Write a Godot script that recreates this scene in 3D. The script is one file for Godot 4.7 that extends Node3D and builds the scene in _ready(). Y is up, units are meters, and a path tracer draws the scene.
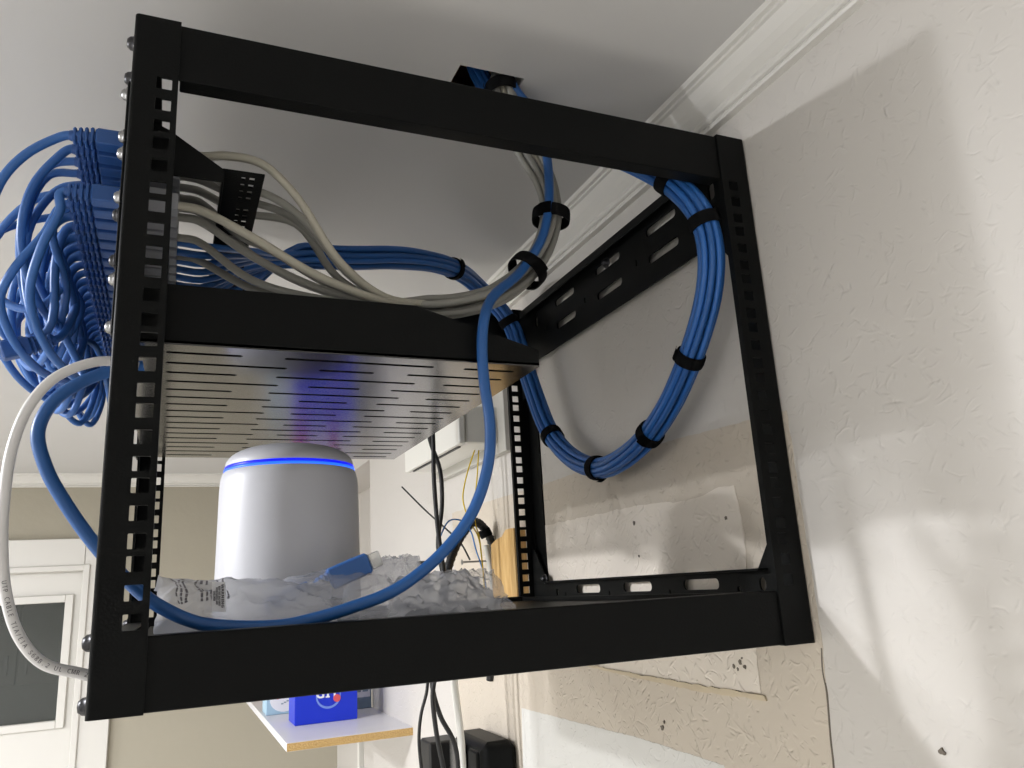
extends Node3D
# Wall-mounted open network rack seen from its side. Metres, y up.
# x: from the front of the rack to the wall it hangs on; z: along that wall; heights are given from the first rack hole.

const Y0 := 2.276                                     # height of the first rack hole above the floor
const F := 785.0107                                   # focal length in pixels of a 1024 x 768 picture
const XW := 0.4865                                    # face of the wall that carries the rack
const W := 0.508                                      # width of the rack
const CEIL := 0.124
const FARZ := -2.62
const CAM := Vector3(0.0169, -0.3343, 0.5016)
var cam_basis := Basis()
var rng := RandomNumberGenerator.new()
var names := {}
var mats := {}

# ------------------------------------------------------------------ mesh builder
class MB:
	var v := PackedVector3Array()
	var n := PackedVector3Array()
	var u := PackedVector2Array()
	var xf := Transform3D.IDENTITY
	func tri(a: Vector3, b: Vector3, c: Vector3, na: Vector3, nb: Vector3, nc: Vector3, ua := Vector2.ZERO, ub := Vector2.ZERO, uc := Vector2.ZERO):
		a = xf * a; b = xf * b; c = xf * c
		na = xf.basis * na; nb = xf.basis * nb; nc = xf.basis * nc
		if (b - a).cross(c - a).dot(na + nb + nc) > 0.0:
			v.append(a); v.append(c); v.append(b)
			n.append(na); n.append(nc); n.append(nb)
			u.append(ua); u.append(uc); u.append(ub)
		else:
			v.append(a); v.append(b); v.append(c)
			n.append(na); n.append(nb); n.append(nc)
			u.append(ua); u.append(ub); u.append(uc)
	func quad(a, b, c, d, nn):
		tri(a, b, c, nn, nn, nn); tri(a, c, d, nn, nn, nn)
	func quadn(a, b, c, d, na, nb, nc, nd):
		tri(a, b, c, na, nb, nc); tri(a, c, d, na, nc, nd)
	func box(lo: Vector3, hi: Vector3, ch := 0.0):
		var c := (lo + hi) / 2.0
		obox(Transform3D(Basis(), c), (hi - lo).abs() / 2.0, ch)
	func obox(t: Transform3D, h: Vector3, ch := 0.0):
		ch = min(ch, min(h.x, min(h.y, h.z)) * 0.95)
		var B := t.basis
		for ax in 3:
			var a1 := (ax + 1) % 3
			var a2 := (ax + 2) % 3
			for s in [-1.0, 1.0]:
				var q := []
				for st in [[-1, -1], [1, -1], [1, 1], [-1, 1]]:
					var p := Vector3()
					p[ax] = s * h[ax]; p[a1] = st[0] * (h[a1] - ch); p[a2] = st[1] * (h[a2] - ch)
					q.append(t * p)
				var nn := Vector3(); nn[ax] = s
				quad(q[0], q[1], q[2], q[3], B * nn)
				if ch > 0.0:
					for s2 in [-1.0, 1.0]:       # edge between ax and a1
						var p1 := Vector3(); var p2 := Vector3(); var p3 := Vector3(); var p4 := Vector3()
						p1[ax] = s * h[ax]; p1[a1] = s2 * (h[a1] - ch); p1[a2] = h[a2] - ch
						p2[ax] = s * h[ax]; p2[a1] = s2 * (h[a1] - ch); p2[a2] = -(h[a2] - ch)
						p3[ax] = s * (h[ax] - ch); p3[a1] = s2 * h[a1]; p3[a2] = -(h[a2] - ch)
						p4[ax] = s * (h[ax] - ch); p4[a1] = s2 * h[a1]; p4[a2] = h[a2] - ch
						var n1 := Vector3(); n1[ax] = s
						var n2 := Vector3(); n2[a1] = s2
						quadn(t * p1, t * p2, t * p3, t * p4, B * n1, B * n1, B * n2, B * n2)
		if ch > 0.0:
			for sx in [-1.0, 1.0]:
				for sy in [-1.0, 1.0]:
					for sz in [-1.0, 1.0]:
						var e := Vector3(sx, sy, sz)
						var k := h - Vector3(ch, ch, ch)
						tri(t * (Vector3(h.x, k.y, k.z) * e), t * (Vector3(k.x, h.y, k.z) * e), t * (Vector3(k.x, k.y, h.z) * e), B * Vector3(sx, 0, 0), B * Vector3(0, sy, 0), B * Vector3(0, 0, sz))
	func tube(pts: PackedVector3Array, r: float, sides := 8, caps := true, flat := 1.0, len_uv := 1.0):
		var m := pts.size()
		var t := (pts[1] - pts[0]).normalized()
		var a := t.cross(Vector3.UP)
		if a.length() < 0.1: a = t.cross(Vector3.RIGHT)
		a = a.normalized()
		var rings := []; var nrms := []
		for i in m:
			if i > 0:
				var t2: Vector3 = (pts[min(i + 1, m - 1)] - pts[i - 1]).normalized()
				a = (a - t2 * a.dot(t2)).normalized(); t = t2
			var b := t.cross(a)
			var ring := PackedVector3Array(); var nr := PackedVector3Array()
			for k in sides:
				var an := TAU * k / sides
				var d := a * cos(an) + b * sin(an) * flat
				ring.append(pts[i] + d * r); nr.append((a * cos(an) + b * sin(an)).normalized())
			rings.append(ring); nrms.append(nr)
		for i in m - 1:
			for k in sides:
				var k2 := (k + 1) % sides
				quadn(rings[i][k], rings[i][k2], rings[i + 1][k2], rings[i + 1][k], nrms[i][k], nrms[i][k2], nrms[i + 1][k2], nrms[i + 1][k])
		if caps:
			for e in [0, m - 1]:
				var nn: Vector3 = (pts[0] - pts[1]).normalized() if e == 0 else (pts[m - 1] - pts[m - 2]).normalized()
				for k in range(1, sides - 1):
					tri(rings[e][0], rings[e][k], rings[e][k + 1], nn, nn, nn)
	func lathe(t: Transform3D, prof: Array, seg := 24):      # prof: Vector2(radius, height along t's y); repeated points are sharp
		for i in prof.size() - 1:
			var p: Vector2 = prof[i]; var q: Vector2 = prof[i + 1]
			if p.distance_to(q) < 1e-7: continue
			var d := (q - p).normalized()
			var n0 := Vector2(d.y, -d.x); var np := n0; var nq := n0
			if i > 0 and p.distance_to(prof[i - 1]) > 1e-7:
				var e: Vector2 = (p - prof[i - 1]).normalized(); np = (n0 + Vector2(e.y, -e.x)).normalized()
			if i + 2 < prof.size() and q.distance_to(prof[i + 2]) > 1e-7:
				var e: Vector2 = (prof[i + 2] - q).normalized(); nq = (n0 + Vector2(e.y, -e.x)).normalized()
			for k in seg:
				var a0 := TAU * k / seg; var a1 := TAU * (k + 1) / seg
				var c0 := Vector3(cos(a0), 0, sin(a0)); var c1 := Vector3(cos(a1), 0, sin(a1))
				var A := t * (c0 * p.x + Vector3(0, p.y, 0)); var Bq := t * (c1 * p.x + Vector3(0, p.y, 0))
				var C := t * (c1 * q.x + Vector3(0, q.y, 0)); var D := t * (c0 * q.x + Vector3(0, q.y, 0))
				var b := t.basis
				var na := b * (c0 * np.x + Vector3(0, np.y, 0)); var nb := b * (c1 * np.x + Vector3(0, np.y, 0))
				var nc := b * (c1 * nq.x + Vector3(0, nq.y, 0)); var nd := b * (c0 * nq.x + Vector3(0, nq.y, 0))
				if q.x > 1e-6: tri(A, C, D, na, nc, nd)
				if p.x > 1e-6: tri(A, Bq, C, na, nb, nc)
	func prism(poly: PackedVector2Array, t: Transform3D, depth: float):   # polygon in t's xy, extruded along +z of t
		var ids := Geometry2D.triangulate_polygon(poly)
		var nz := t.basis.z.normalized()
		for i in range(0, ids.size(), 3):
			var A := poly[ids[i]]; var Bq := poly[ids[i + 1]]; var C := poly[ids[i + 2]]
			tri(t * Vector3(A.x, A.y, 0), t * Vector3(Bq.x, Bq.y, 0), t * Vector3(C.x, C.y, 0), -nz, -nz, -nz)
			tri(t * Vector3(A.x, A.y, depth), t * Vector3(Bq.x, Bq.y, depth), t * Vector3(C.x, C.y, depth), nz, nz, nz)
		var s := 1.0 if Geometry2D.is_polygon_clockwise(poly) else -1.0
		for i in poly.size():
			var A := poly[i]; var Bq := poly[(i + 1) % poly.size()]
			var d := (Bq - A).normalized()
			var nn := (t.basis * Vector3(-d.y * s, d.x * s, 0)).normalized()
			quad(t * Vector3(A.x, A.y, 0), t * Vector3(Bq.x, Bq.y, 0), t * Vector3(Bq.x, Bq.y, depth), t * Vector3(A.x, A.y, depth), nn)
	func plate(t: Transform3D, w: float, h: float, th: float, holes: Array):   # holes: [u0, u1, v0, v1, corner radius]
		var us := [0.0, w]; var vs := [0.0, h]
		for o in holes:
			for k in 2:
				if not us.has(o[k]): us.append(o[k])
				if not vs.has(o[k + 2]): vs.append(o[k + 2])
		us.sort(); vs.sort()
		var nu := us.size() - 1; var nv := vs.size() - 1
		var open := []
		for i in nu:
			var col := []
			for j in nv:
				var c := Vector2((us[i] + us[i + 1]) / 2, (vs[j] + vs[j + 1]) / 2)
				var is_open := false
				for o in holes:
					if c.x > o[0] and c.x < o[1] and c.y > o[2] and c.y < o[3]: is_open = true; break
				col.append(is_open)
			open.append(col)
		var nz := t.basis.z.normalized(); var nx := t.basis.x.normalized(); var ny := t.basis.y.normalized()
		for i in nu:
			var j := 0
			while j < nv:
				if open[i][j]: j += 1; continue
				var j2 := j
				while j2 < nv and not open[i][j2]: j2 += 1
				var a := Vector3(us[i], vs[j], 0); var b := Vector3(us[i + 1], vs[j], 0); var c := Vector3(us[i + 1], vs[j2], 0); var d := Vector3(us[i], vs[j2], 0)
				var o := Vector3(0, 0, th)
				quad(t * a, t * b, t * c, t * d, -nz); quad(t * (a + o), t * (b + o), t * (c + o), t * (d + o), nz)
				quad(t * a, t * b, t * (b + o), t * (a + o), -ny); quad(t * d, t * c, t * (c + o), t * (d + o), ny)
				j = j2
			for k in nv:
				if open[i][k]: continue
				if i == 0 or open[i - 1][k]: quad(t * Vector3(us[i], vs[k], 0), t * Vector3(us[i], vs[k + 1], 0), t * Vector3(us[i], vs[k + 1], th), t * Vector3(us[i], vs[k], th), -nx)
				if i == nu - 1 or open[i + 1][k]: quad(t * Vector3(us[i + 1], vs[k], 0), t * Vector3(us[i + 1], vs[k + 1], 0), t * Vector3(us[i + 1], vs[k + 1], th), t * Vector3(us[i + 1], vs[k], th), nx)
		for o in holes:
			var r: float = o[4]
			if r <= 0.0: continue
			for sx in [0, 1]:
				for sy in [0, 1]:
					var cx: float = o[sx]; var cy: float = o[2 + sy]
					var dx := 1.0 if sx == 0 else -1.0; var dy := 1.0 if sy == 0 else -1.0
					var mid := Vector2(cx + dx * r, cy + dy * r)
					var prev := Vector2(cx, cy + dy * r)
					for k in range(1, 6):
						var an := PI / 2 * k / 5
						var p := mid + Vector2(-dx * cos(an), -dy * sin(an)) * r
						for w0 in [0.0, th]:
							var s := -nz if w0 == 0.0 else nz
							tri(t * Vector3(cx, cy, w0), t * Vector3(prev.x, prev.y, w0), t * Vector3(p.x, p.y, w0), s, s, s)
						var m2 := (mid - (p + prev) / 2).normalized()
						quad(t * Vector3(prev.x, prev.y, 0), t * Vector3(p.x, p.y, 0), t * Vector3(p.x, p.y, th), t * Vector3(prev.x, prev.y, th), (nx * m2.x + ny * m2.y).normalized())
						prev = p
	func mesh(origin: Vector3) -> ArrayMesh:
		var vv := PackedVector3Array(); vv.resize(v.size())
		for i in v.size(): vv[i] = v[i] - origin
		var arr := []; arr.resize(Mesh.ARRAY_MAX)
		arr[Mesh.ARRAY_VERTEX] = vv; arr[Mesh.ARRAY_NORMAL] = n; arr[Mesh.ARRAY_TEX_UV] = u
		var m := ArrayMesh.new(); m.add_surface_from_arrays(Mesh.PRIMITIVE_TRIANGLES, arr)
		return m

# ------------------------------------------------------------------ nodes
func numbered(called: String) -> String:
	names[called] = names.get(called, -1) + 1
	return called if names[called] == 0 else "%s_%03d" % [called, names[called]]
func thing(called: String, label: String, category: String, at: Vector3, group := "") -> Node3D:
	var o := Node3D.new(); o.name = numbered(called); add_child(o, true); o.position = at + Vector3(0, Y0, 0)
	o.set_meta("label", label); o.set_meta("category", category)
	if group != "": o.set_meta("group", group)
	return o
func base_of(p: Node) -> Vector3:
	var b := Vector3.ZERO
	while p != self:
		b += p.position; p = p.get_parent()
	return b - Vector3(0, Y0, 0) if b != Vector3.ZERO else b
func part(called: String, mb: MB, m: Material, parent: Node3D, label := "") -> MeshInstance3D:
	var o := MeshInstance3D.new(); o.name = called
	o.mesh = mb.mesh(base_of(parent)); o.material_override = m
	parent.add_child(o, true)
	if label != "": o.set_meta("label", label)
	return o
func single(called: String, mb: MB, m: Material, label: String, category: String, at: Vector3, group := "") -> MeshInstance3D:
	var o := MeshInstance3D.new(); o.name = numbered(called); o.mesh = mb.mesh(at); o.material_override = m
	add_child(o, true); o.position = at + Vector3(0, Y0, 0)
	o.set_meta("label", label); o.set_meta("category", category)
	if group != "": o.set_meta("group", group)
	return o
func struct(called: String, mb: MB, m: Material, label := "") -> MeshInstance3D:
	var o := MeshInstance3D.new(); o.name = called; o.mesh = mb.mesh(Vector3.ZERO); o.material_override = m
	add_child(o, true); o.position = Vector3(0, Y0, 0); o.set_meta("kind", "structure")
	if label != "": o.set_meta("label", label)
	return o

# ------------------------------------------------------------------ pixel -> point on a plane that the thing touches
func ray(a: float, b: float) -> Vector3:
	return cam_basis * Vector3((a - 512.0) / F, -(b - 384.0) / F, -1.0)
func pz(a, b, z) -> Vector3:
	var d := ray(a, b); return CAM + d * ((z - CAM.z) / d.z)
func px(a, b, x) -> Vector3:
	var d := ray(a, b); return CAM + d * ((x - CAM.x) / d.x)
func py(a, b, y) -> Vector3:
	var d := ray(a, b); return CAM + d * ((y - CAM.y) / d.y)
func smooth(p: Array, per := 8) -> PackedVector3Array:
	var o := PackedVector3Array()
	for i in p.size() - 1:
		var a: Vector3 = p[max(i - 1, 0)]; var b: Vector3 = p[i]; var c: Vector3 = p[i + 1]; var d: Vector3 = p[min(i + 2, p.size() - 1)]
		if i == 0: a = b * 2 - c
		if i + 2 >= p.size(): d = c * 2 - b
		var t0 := 0.0; var t1 := t0 + sqrt(max(a.distance_to(b), 1e-5)); var t2 := t1 + sqrt(max(b.distance_to(c), 1e-5)); var t3 := t2 + sqrt(max(c.distance_to(d), 1e-5))
		for k in per:
			var t := lerpf(t1, t2, float(k) / per)
			var A1 := a * ((t1 - t) / (t1 - t0)) + b * ((t - t0) / (t1 - t0))
			var A2 := b * ((t2 - t) / (t2 - t1)) + c * ((t - t1) / (t2 - t1))
			var A3 := c * ((t3 - t) / (t3 - t2)) + d * ((t - t2) / (t3 - t2))
			var B1 := A1 * ((t2 - t) / (t2 - t0)) + A2 * ((t - t0) / (t2 - t0))
			var B2 := A2 * ((t3 - t) / (t3 - t1)) + A3 * ((t - t1) / (t3 - t1))
			o.append(B1 * ((t2 - t) / (t2 - t1)) + B2 * ((t - t1) / (t2 - t1)))
	o.append(p[p.size() - 1])
	return o
func hole_y(k: int) -> float:
	return -((k / 3) * 0.04445 + [0.0, 0.015875, 0.03175][k % 3])

# ------------------------------------------------------------------ materials
func srgb(r: float, g: float, b: float) -> Color:
	return Color(r / 255.0, g / 255.0, b / 255.0)
func mat(key: String, c: Color, rough := 0.5, metal := 0.0, spec := 0.5) -> StandardMaterial3D:
	var m := StandardMaterial3D.new()
	m.albedo_color = c; m.roughness = rough; m.metallic = metal; m.metallic_specular = spec
	mats[key] = m
	return m
func noise_tex(freq: float, oct := 4, as_normal := false, strength := 4.0, ramp: Gradient = null, size := 512, sd := 1) -> Image:
	var nz := FastNoiseLite.new(); nz.seed = sd; nz.frequency = freq; nz.fractal_octaves = oct
	var im := nz.get_seamless_image(size, size)
	if as_normal:
		im.bump_map_to_normal_map(strength)
	elif ramp:
		var o := Image.create(size, size, false, Image.FORMAT_RGB8)
		for y in size:
			for x in size: o.set_pixel(x, y, ramp.sample(im.get_pixel(x, y).r))
		return o
	return im
func ramp2(a: Color, b: Color) -> Gradient:
	var g := Gradient.new(); g.set_color(0, a); g.set_color(1, b); return g
func add_normal(m: StandardMaterial3D, im: Image, uvscale: float, amount: float):
	m.normal_enabled = true; m.normal_texture = ImageTexture.create_from_image(im); m.normal_scale = amount
	m.uv1_triplanar = true; m.uv1_world_triplanar = true; m.uv1_scale = Vector3.ONE * uvscale
func trowel_image(size: int, strokes: int, sd: int, deep: float) -> Image:       # plaster: low lumps and short curved tool marks
	var r := RandomNumberGenerator.new(); r.seed = sd
	var h := PackedFloat32Array(); h.resize(size * size)
	var nz := FastNoiseLite.new(); nz.seed = sd; nz.frequency = 0.012; nz.fractal_octaves = 4
	var im := nz.get_seamless_image(size, size)
	for y in size:
		for x in size: h[y * size + x] = 0.45 + (im.get_pixel(x, y).r - 0.5) * 0.10
	for s in strokes:
		var p := Vector2(r.randf() * size, r.randf() * size)
		var dir := r.randf() * TAU; var bend := r.randf_range(-0.05, 0.05)
		var len := int(8 + 52 * r.randf() * r.randf()); var wid := r.randf_range(1.0, 2.4); var amp := r.randf_range(0.08, 0.22) * deep * (1.0 if r.randf() < 0.6 else -1.0)
		for k in len:
			dir += bend + r.randf_range(-0.15, 0.15)
			p += Vector2(cos(dir), sin(dir))
			var fade := sin(PI * (k + 0.5) / len)
			var R := int(ceil(wid * 1.6))
			for dy in range(-R, R + 1):
				for dx in range(-R, R + 1):
					var g := exp(-float(dx * dx + dy * dy) / (wid * wid)) * amp * fade * 0.3
					var xi := posmod(int(p.x) + dx, size); var yi := posmod(int(p.y) + dy, size)
					h[yi * size + xi] += g
	var o := Image.create(size, size, false, Image.FORMAT_RGB8)
	for y in size:
		for x in size:
			var c := clampf(h[y * size + x], 0, 1); o.set_pixel(x, y, Color(c, c, c))
	o.bump_map_to_normal_map(10.0)
	return o
func add_albedo(m: StandardMaterial3D, im: Image, uvscale: float):
	m.albedo_texture = ImageTexture.create_from_image(im); m.albedo_color = Color.WHITE
	m.uv1_triplanar = true; m.uv1_world_triplanar = true; m.uv1_scale = Vector3.ONE * uvscale

func make_materials():
	var plaster := trowel_image(1024, 2600, 7, 1.0)
	var rough_plaster := trowel_image(1024, 3400, 19, 1.5)
	var m := mat("wall", srgb(206, 202, 196), 0.62); add_normal(m, plaster, 2.0, 0.34)
	m = mat("wall_old", srgb(205, 195, 180), 0.75); add_normal(m, rough_plaster, 2.1, 0.5)
	m = mat("wall_bare", srgb(229, 220, 207), 0.75); add_normal(m, rough_plaster, 1.9, 0.5)
	m = mat("wall_white", srgb(217, 216, 211), 0.7); add_normal(m, plaster, 2.2, 0.5)
	m = mat("torn_paper", srgb(206, 192, 166), 0.9)
	m = mat("chipped", srgb(112, 104, 94), 0.9)
	m = mat("ceiling", srgb(208, 207, 205), 0.85); add_normal(m, noise_tex(0.05, 3, true, 2.0), 3.0, 0.02)
	m = mat("far_wall", srgb(170, 164, 148), 0.85); add_normal(m, noise_tex(0.04, 3, true, 2.0, null, 512, 5), 2.0, 0.15)
	mat("trim", srgb(222, 220, 214), 0.4)
	mat("floor", srgb(208, 205, 199), 0.5)
	mat("room_wall", srgb(218, 216, 212), 0.8)
	mat("attic", srgb(196, 166, 124), 0.8)
	m = mat("black", srgb(19, 20, 20), 0.40, 0.0, 0.20); add_normal(m, noise_tex(0.12, 2, true, 3.0, null, 256, 3), 14.0, 0.10)
	m = mat("shelf_black", srgb(18, 19, 20), 0.20, 0.0, 0.6)
	m.clearcoat_enabled = true; m.clearcoat = 0.6; m.clearcoat_roughness = 0.16
	mat("screw", srgb(150, 150, 150), 0.28, 1.0)
	mat("dark_screw", srgb(58, 58, 60), 0.35, 0.8)
	mat("blue", srgb(44, 104, 180), 0.38)
	mat("blue_deep", srgb(38, 94, 164), 0.40)
	mat("blue_thick", srgb(32, 86, 150), 0.40)
	mat("blue_boot", srgb(40, 84, 150), 0.45)
	mat("blue_patch", srgb(54, 104, 174), 0.42)
	m = mat("grey", srgb(146, 145, 138), 0.5)
	mat("grey_b", srgb(128, 127, 121), 0.5)
	mat("grey_c", srgb(172, 168, 154), 0.5)
	mat("white_cable", srgb(214, 213, 212), 0.4)
	mat("velcro", srgb(20, 20, 21), 0.95, 0.0, 0.2)
	mat("jack", srgb(150, 152, 158), 0.5)
	mat("cord", srgb(22, 22, 23), 0.5)
	m = mat("casing", srgb(198, 199, 205), 0.42); m.clearcoat_enabled = true; m.clearcoat = 0.15; m.clearcoat_roughness = 0.4
	m = mat("ring", srgb(10, 20, 120), 0.3); m.emission_enabled = true; m.emission = srgb(10, 20, 255); m.emission_energy_multiplier = 1.5
	m = mat("ring_core", srgb(20, 50, 120), 0.3); m.emission_enabled = true; m.emission = srgb(40, 110, 255); m.emission_energy_multiplier = 1.5
	m = mat("film", Color(0.90, 0.91, 0.94, 0.26), 0.16, 0.0, 0.6); m.transparency = BaseMaterial3D.TRANSPARENCY_ALPHA; m.cull_mode = BaseMaterial3D.CULL_DISABLED
	m = mat("film_milky", Color(0.86, 0.87, 0.90, 0.46), 0.22, 0.0, 0.6); m.transparency = BaseMaterial3D.TRANSPARENCY_ALPHA; m.cull_mode = BaseMaterial3D.CULL_DISABLED
	m = mat("clear", Color(0.85, 0.85, 0.82, 0.35), 0.1); m.transparency = BaseMaterial3D.TRANSPARENCY_ALPHA
	mat("paper", srgb(226, 227, 231), 0.7)
	mat("ink", srgb(52, 50, 58), 0.7); mat("faint_ink", srgb(118, 116, 124), 0.7)
	mat("plastic_white", srgb(226, 225, 218), 0.4)
	mat("plastic_grey", srgb(190, 188, 180), 0.5)
	mat("yellow", srgb(226, 196, 40), 0.5)
	mat("thin_blue", srgb(70, 130, 205), 0.5)
	m = mat("wood", srgb(214, 176, 112), 0.6)
	add_albedo(m, noise_tex(0.02, 4, false, 0, ramp2(srgb(196, 152, 88), srgb(226, 192, 132)), 256, 8), 6.0); m.uv1_scale = Vector3(26, 3, 26)
	m = mat("chipboard", srgb(204, 170, 112), 0.8)
	add_albedo(m, noise_tex(0.16, 3, false, 0, ramp2(srgb(150, 112, 58), srgb(236, 208, 150)), 256, 9), 9.0)
	mat("melamine", srgb(226, 225, 228), 0.35)
	mat("soap_blue", srgb(10, 48, 205), 0.4)
	mat("soap_light", srgb(168, 200, 220), 0.5)
	mat("soap_grey", srgb(130, 150, 165), 0.5)
	mat("print_white", srgb(240, 240, 245), 0.5)
	mat("print_red", srgb(225, 90, 95), 0.5)
	mat("soap_red", srgb(190, 30, 42), 0.45)
	mat("print_sky", srgb(120, 150, 230), 0.5)
	m = mat("pane", Color(0.30, 0.32, 0.31, 0.40), 0.04); m.transparency = BaseMaterial3D.TRANSPARENCY_ALPHA
	mat("cupboard", srgb(150, 150, 145), 0.5)
	m = mat("lamp_glass", srgb(255, 244, 228), 0.4); m.emission_enabled = true; m.emission = srgb(255, 240, 216); m.emission_energy_multiplier = 6.0

# ------------------------------------------------------------------ scene
func _ready():
	rng.seed = 11
	var c := Camera3D.new(); c.name = "camera"; add_child(c)
	cam_basis = Basis(Vector3.UP, -0.4167) * Basis(Vector3.RIGHT, 0.2493) * Basis(Vector3(0, 0, 1), -0.0584)
	c.transform = Transform3D(cam_basis, CAM + Vector3(0, Y0, 0))
	c.fov = rad_to_deg(2.0 * atan(384.0 / F)); c.near = 0.02; c.far = 40.0; c.current = true
	var we := WorldEnvironment.new(); we.name = "environment"
	var env := Environment.new(); env.background_mode = Environment.BG_COLOR; env.background_color = Color(0.0, 0.0, 0.0)
	env.ambient_light_source = Environment.AMBIENT_SOURCE_DISABLED
	env.tonemap_mode = Environment.TONE_MAPPER_LINEAR; env.tonemap_exposure = 0.89
	env.sdfgi_enabled = true; env.ssao_enabled = true; env.ssil_enabled = true
	we.environment = env; add_child(we)
	make_materials()
	ceiling_lamp(Vector3(-1.05, 0.108, -0.40), 0.04, 3.0, "small flush ceiling disc lamp close in front of the rack")
	ceiling_lamp(Vector3(-1.90, 0.108, -0.62), 0.09, 6.6, "flush ceiling disc lamp far in front of the rack")
	ceiling_lamp(Vector3(-2.30, 0.108, 1.30), 0.09, 2.6, "added fill lamp, an unseen ceiling disc over the open floor")  # added lamp out of view, general fill for the room
	ceiling_lamp(Vector3(-2.30, 0.108, -1.50), 0.09, 4.0, "added fill lamp, an unseen ceiling disc near the panelled door")  # added lamp out of view, fills from the far side of the rack
	ceiling_lamp(Vector3(-1.60, 0.108, -3.20), 0.06, 0.35, "small lamp added in the room behind the glazed door to brighten its glass")  # invented lamp, only lifts what shows through the door glass
	build_room()
	build_far_wall()
	build_rack()
	build_shelves()
	build_panels()
	build_bundles()
	build_patch_cables()
	build_loose_cables()
	build_access_point()
	build_bags()
	build_wall_items()
	build_laundry_shelf()

func ceiling_lamp(at: Vector3, r: float, energy: float, label: String):       # flush disc lamp that shines downwards
	var t := thing("ceiling_lamp", label, "lamp", Vector3(at.x, CEIL, at.z))
	var mb := MB.new()
	mb.lathe(Transform3D(Basis(), Vector3(at.x, CEIL, at.z)), [Vector2(r, at.y - CEIL + 0.002), Vector2(r, at.y - CEIL), Vector2(r, at.y - CEIL), Vector2(r + 0.008, at.y - CEIL), Vector2(r + 0.014, -0.004), Vector2(r + 0.015, 0.0), Vector2(r + 0.015, 0.0), Vector2(0, 0)], 32)
	part("trim_ring", mb, mats.plastic_white, t)
	mb = MB.new()
	mb.lathe(Transform3D(Basis(), Vector3(at.x, at.y, at.z)), [Vector2(0, 0.0012), Vector2(r, 0.0016)], 32)
	part("light_disc", mb, mats.lamp_glass, t)
	var l := AreaLight3D.new(); l.name = "lamp_light"; add_child(l, true); l.position = at + Vector3(0, Y0 - 0.001, 0); l.rotation = Vector3(-PI / 2, 0, 0)
	l.area_size = Vector2(r, r) * 1.77; l.area_normalize_energy = true; l.area_range = 12.0; l.area_attenuation = 2.0
	l.light_color = srgb(250, 251, 255); l.light_energy = energy; l.shadow_enabled = true
	if r > 0.05: return
	mb = MB.new(); mb.lathe(Transform3D(Basis(), Vector3(at.x, at.y - 0.006, at.z)), [Vector2(0, -0.014), Vector2(0.007, -0.0122), Vector2(0.0122, -0.007), Vector2(0.014, 0), Vector2(0.0122, 0.005)], 24)   # small bulb added to throw light sideways onto the upper wall
	part("added_bulb", mb, mats.lamp_glass, t)
	var b := OmniLight3D.new(); b.name = "added_bulb_light"; add_child(b, true); b.position = at + Vector3(0, Y0 - 0.008, 0)  # sideways light of the added bulb
	b.light_color = srgb(250, 251, 255); b.light_energy = 0.42; b.light_size = 0.013; b.omni_range = 12.0; b.omni_attenuation = 2.0; b.shadow_enabled = true

# ------------------------------------------------------------------ the room
func wall_patch(poly: PackedVector2Array, m: Material, th: float, called: String, label: String, parent: Node3D, jag := 0.0):
	# poly in (z, y) on the wall; th is the thickness of the layer of paint or plaster
	var p2 := PackedVector2Array()
	for i in poly.size():
		var a := poly[i]; var b := poly[(i + 1) % poly.size()]
		var nseg: int = max(1, int(a.distance_to(b) / 0.006)) if jag > 0.0 else 1
		var nn := (b - a).normalized().orthogonal()
		for k in nseg:
			var j := rng.randf_range(-jag, jag) if k > 0 else 0.0
			p2.append(a.lerp(b, float(k) / nseg) + nn * j)
	var mb := MB.new()
	mb.prism(p2, Transform3D(Basis(Vector3(0, 0, 1), Vector3(0, 1, 0), Vector3(-1, 0, 0)), Vector3(XW + 0.001, 0, 0)), th + 0.001)
	part(called, mb, m, parent, label)
func rect2(z0, z1, y0, y1) -> PackedVector2Array:
	return PackedVector2Array([Vector2(z0, y0), Vector2(z1, y0), Vector2(z1, y1), Vector2(z0, y1)])
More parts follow.
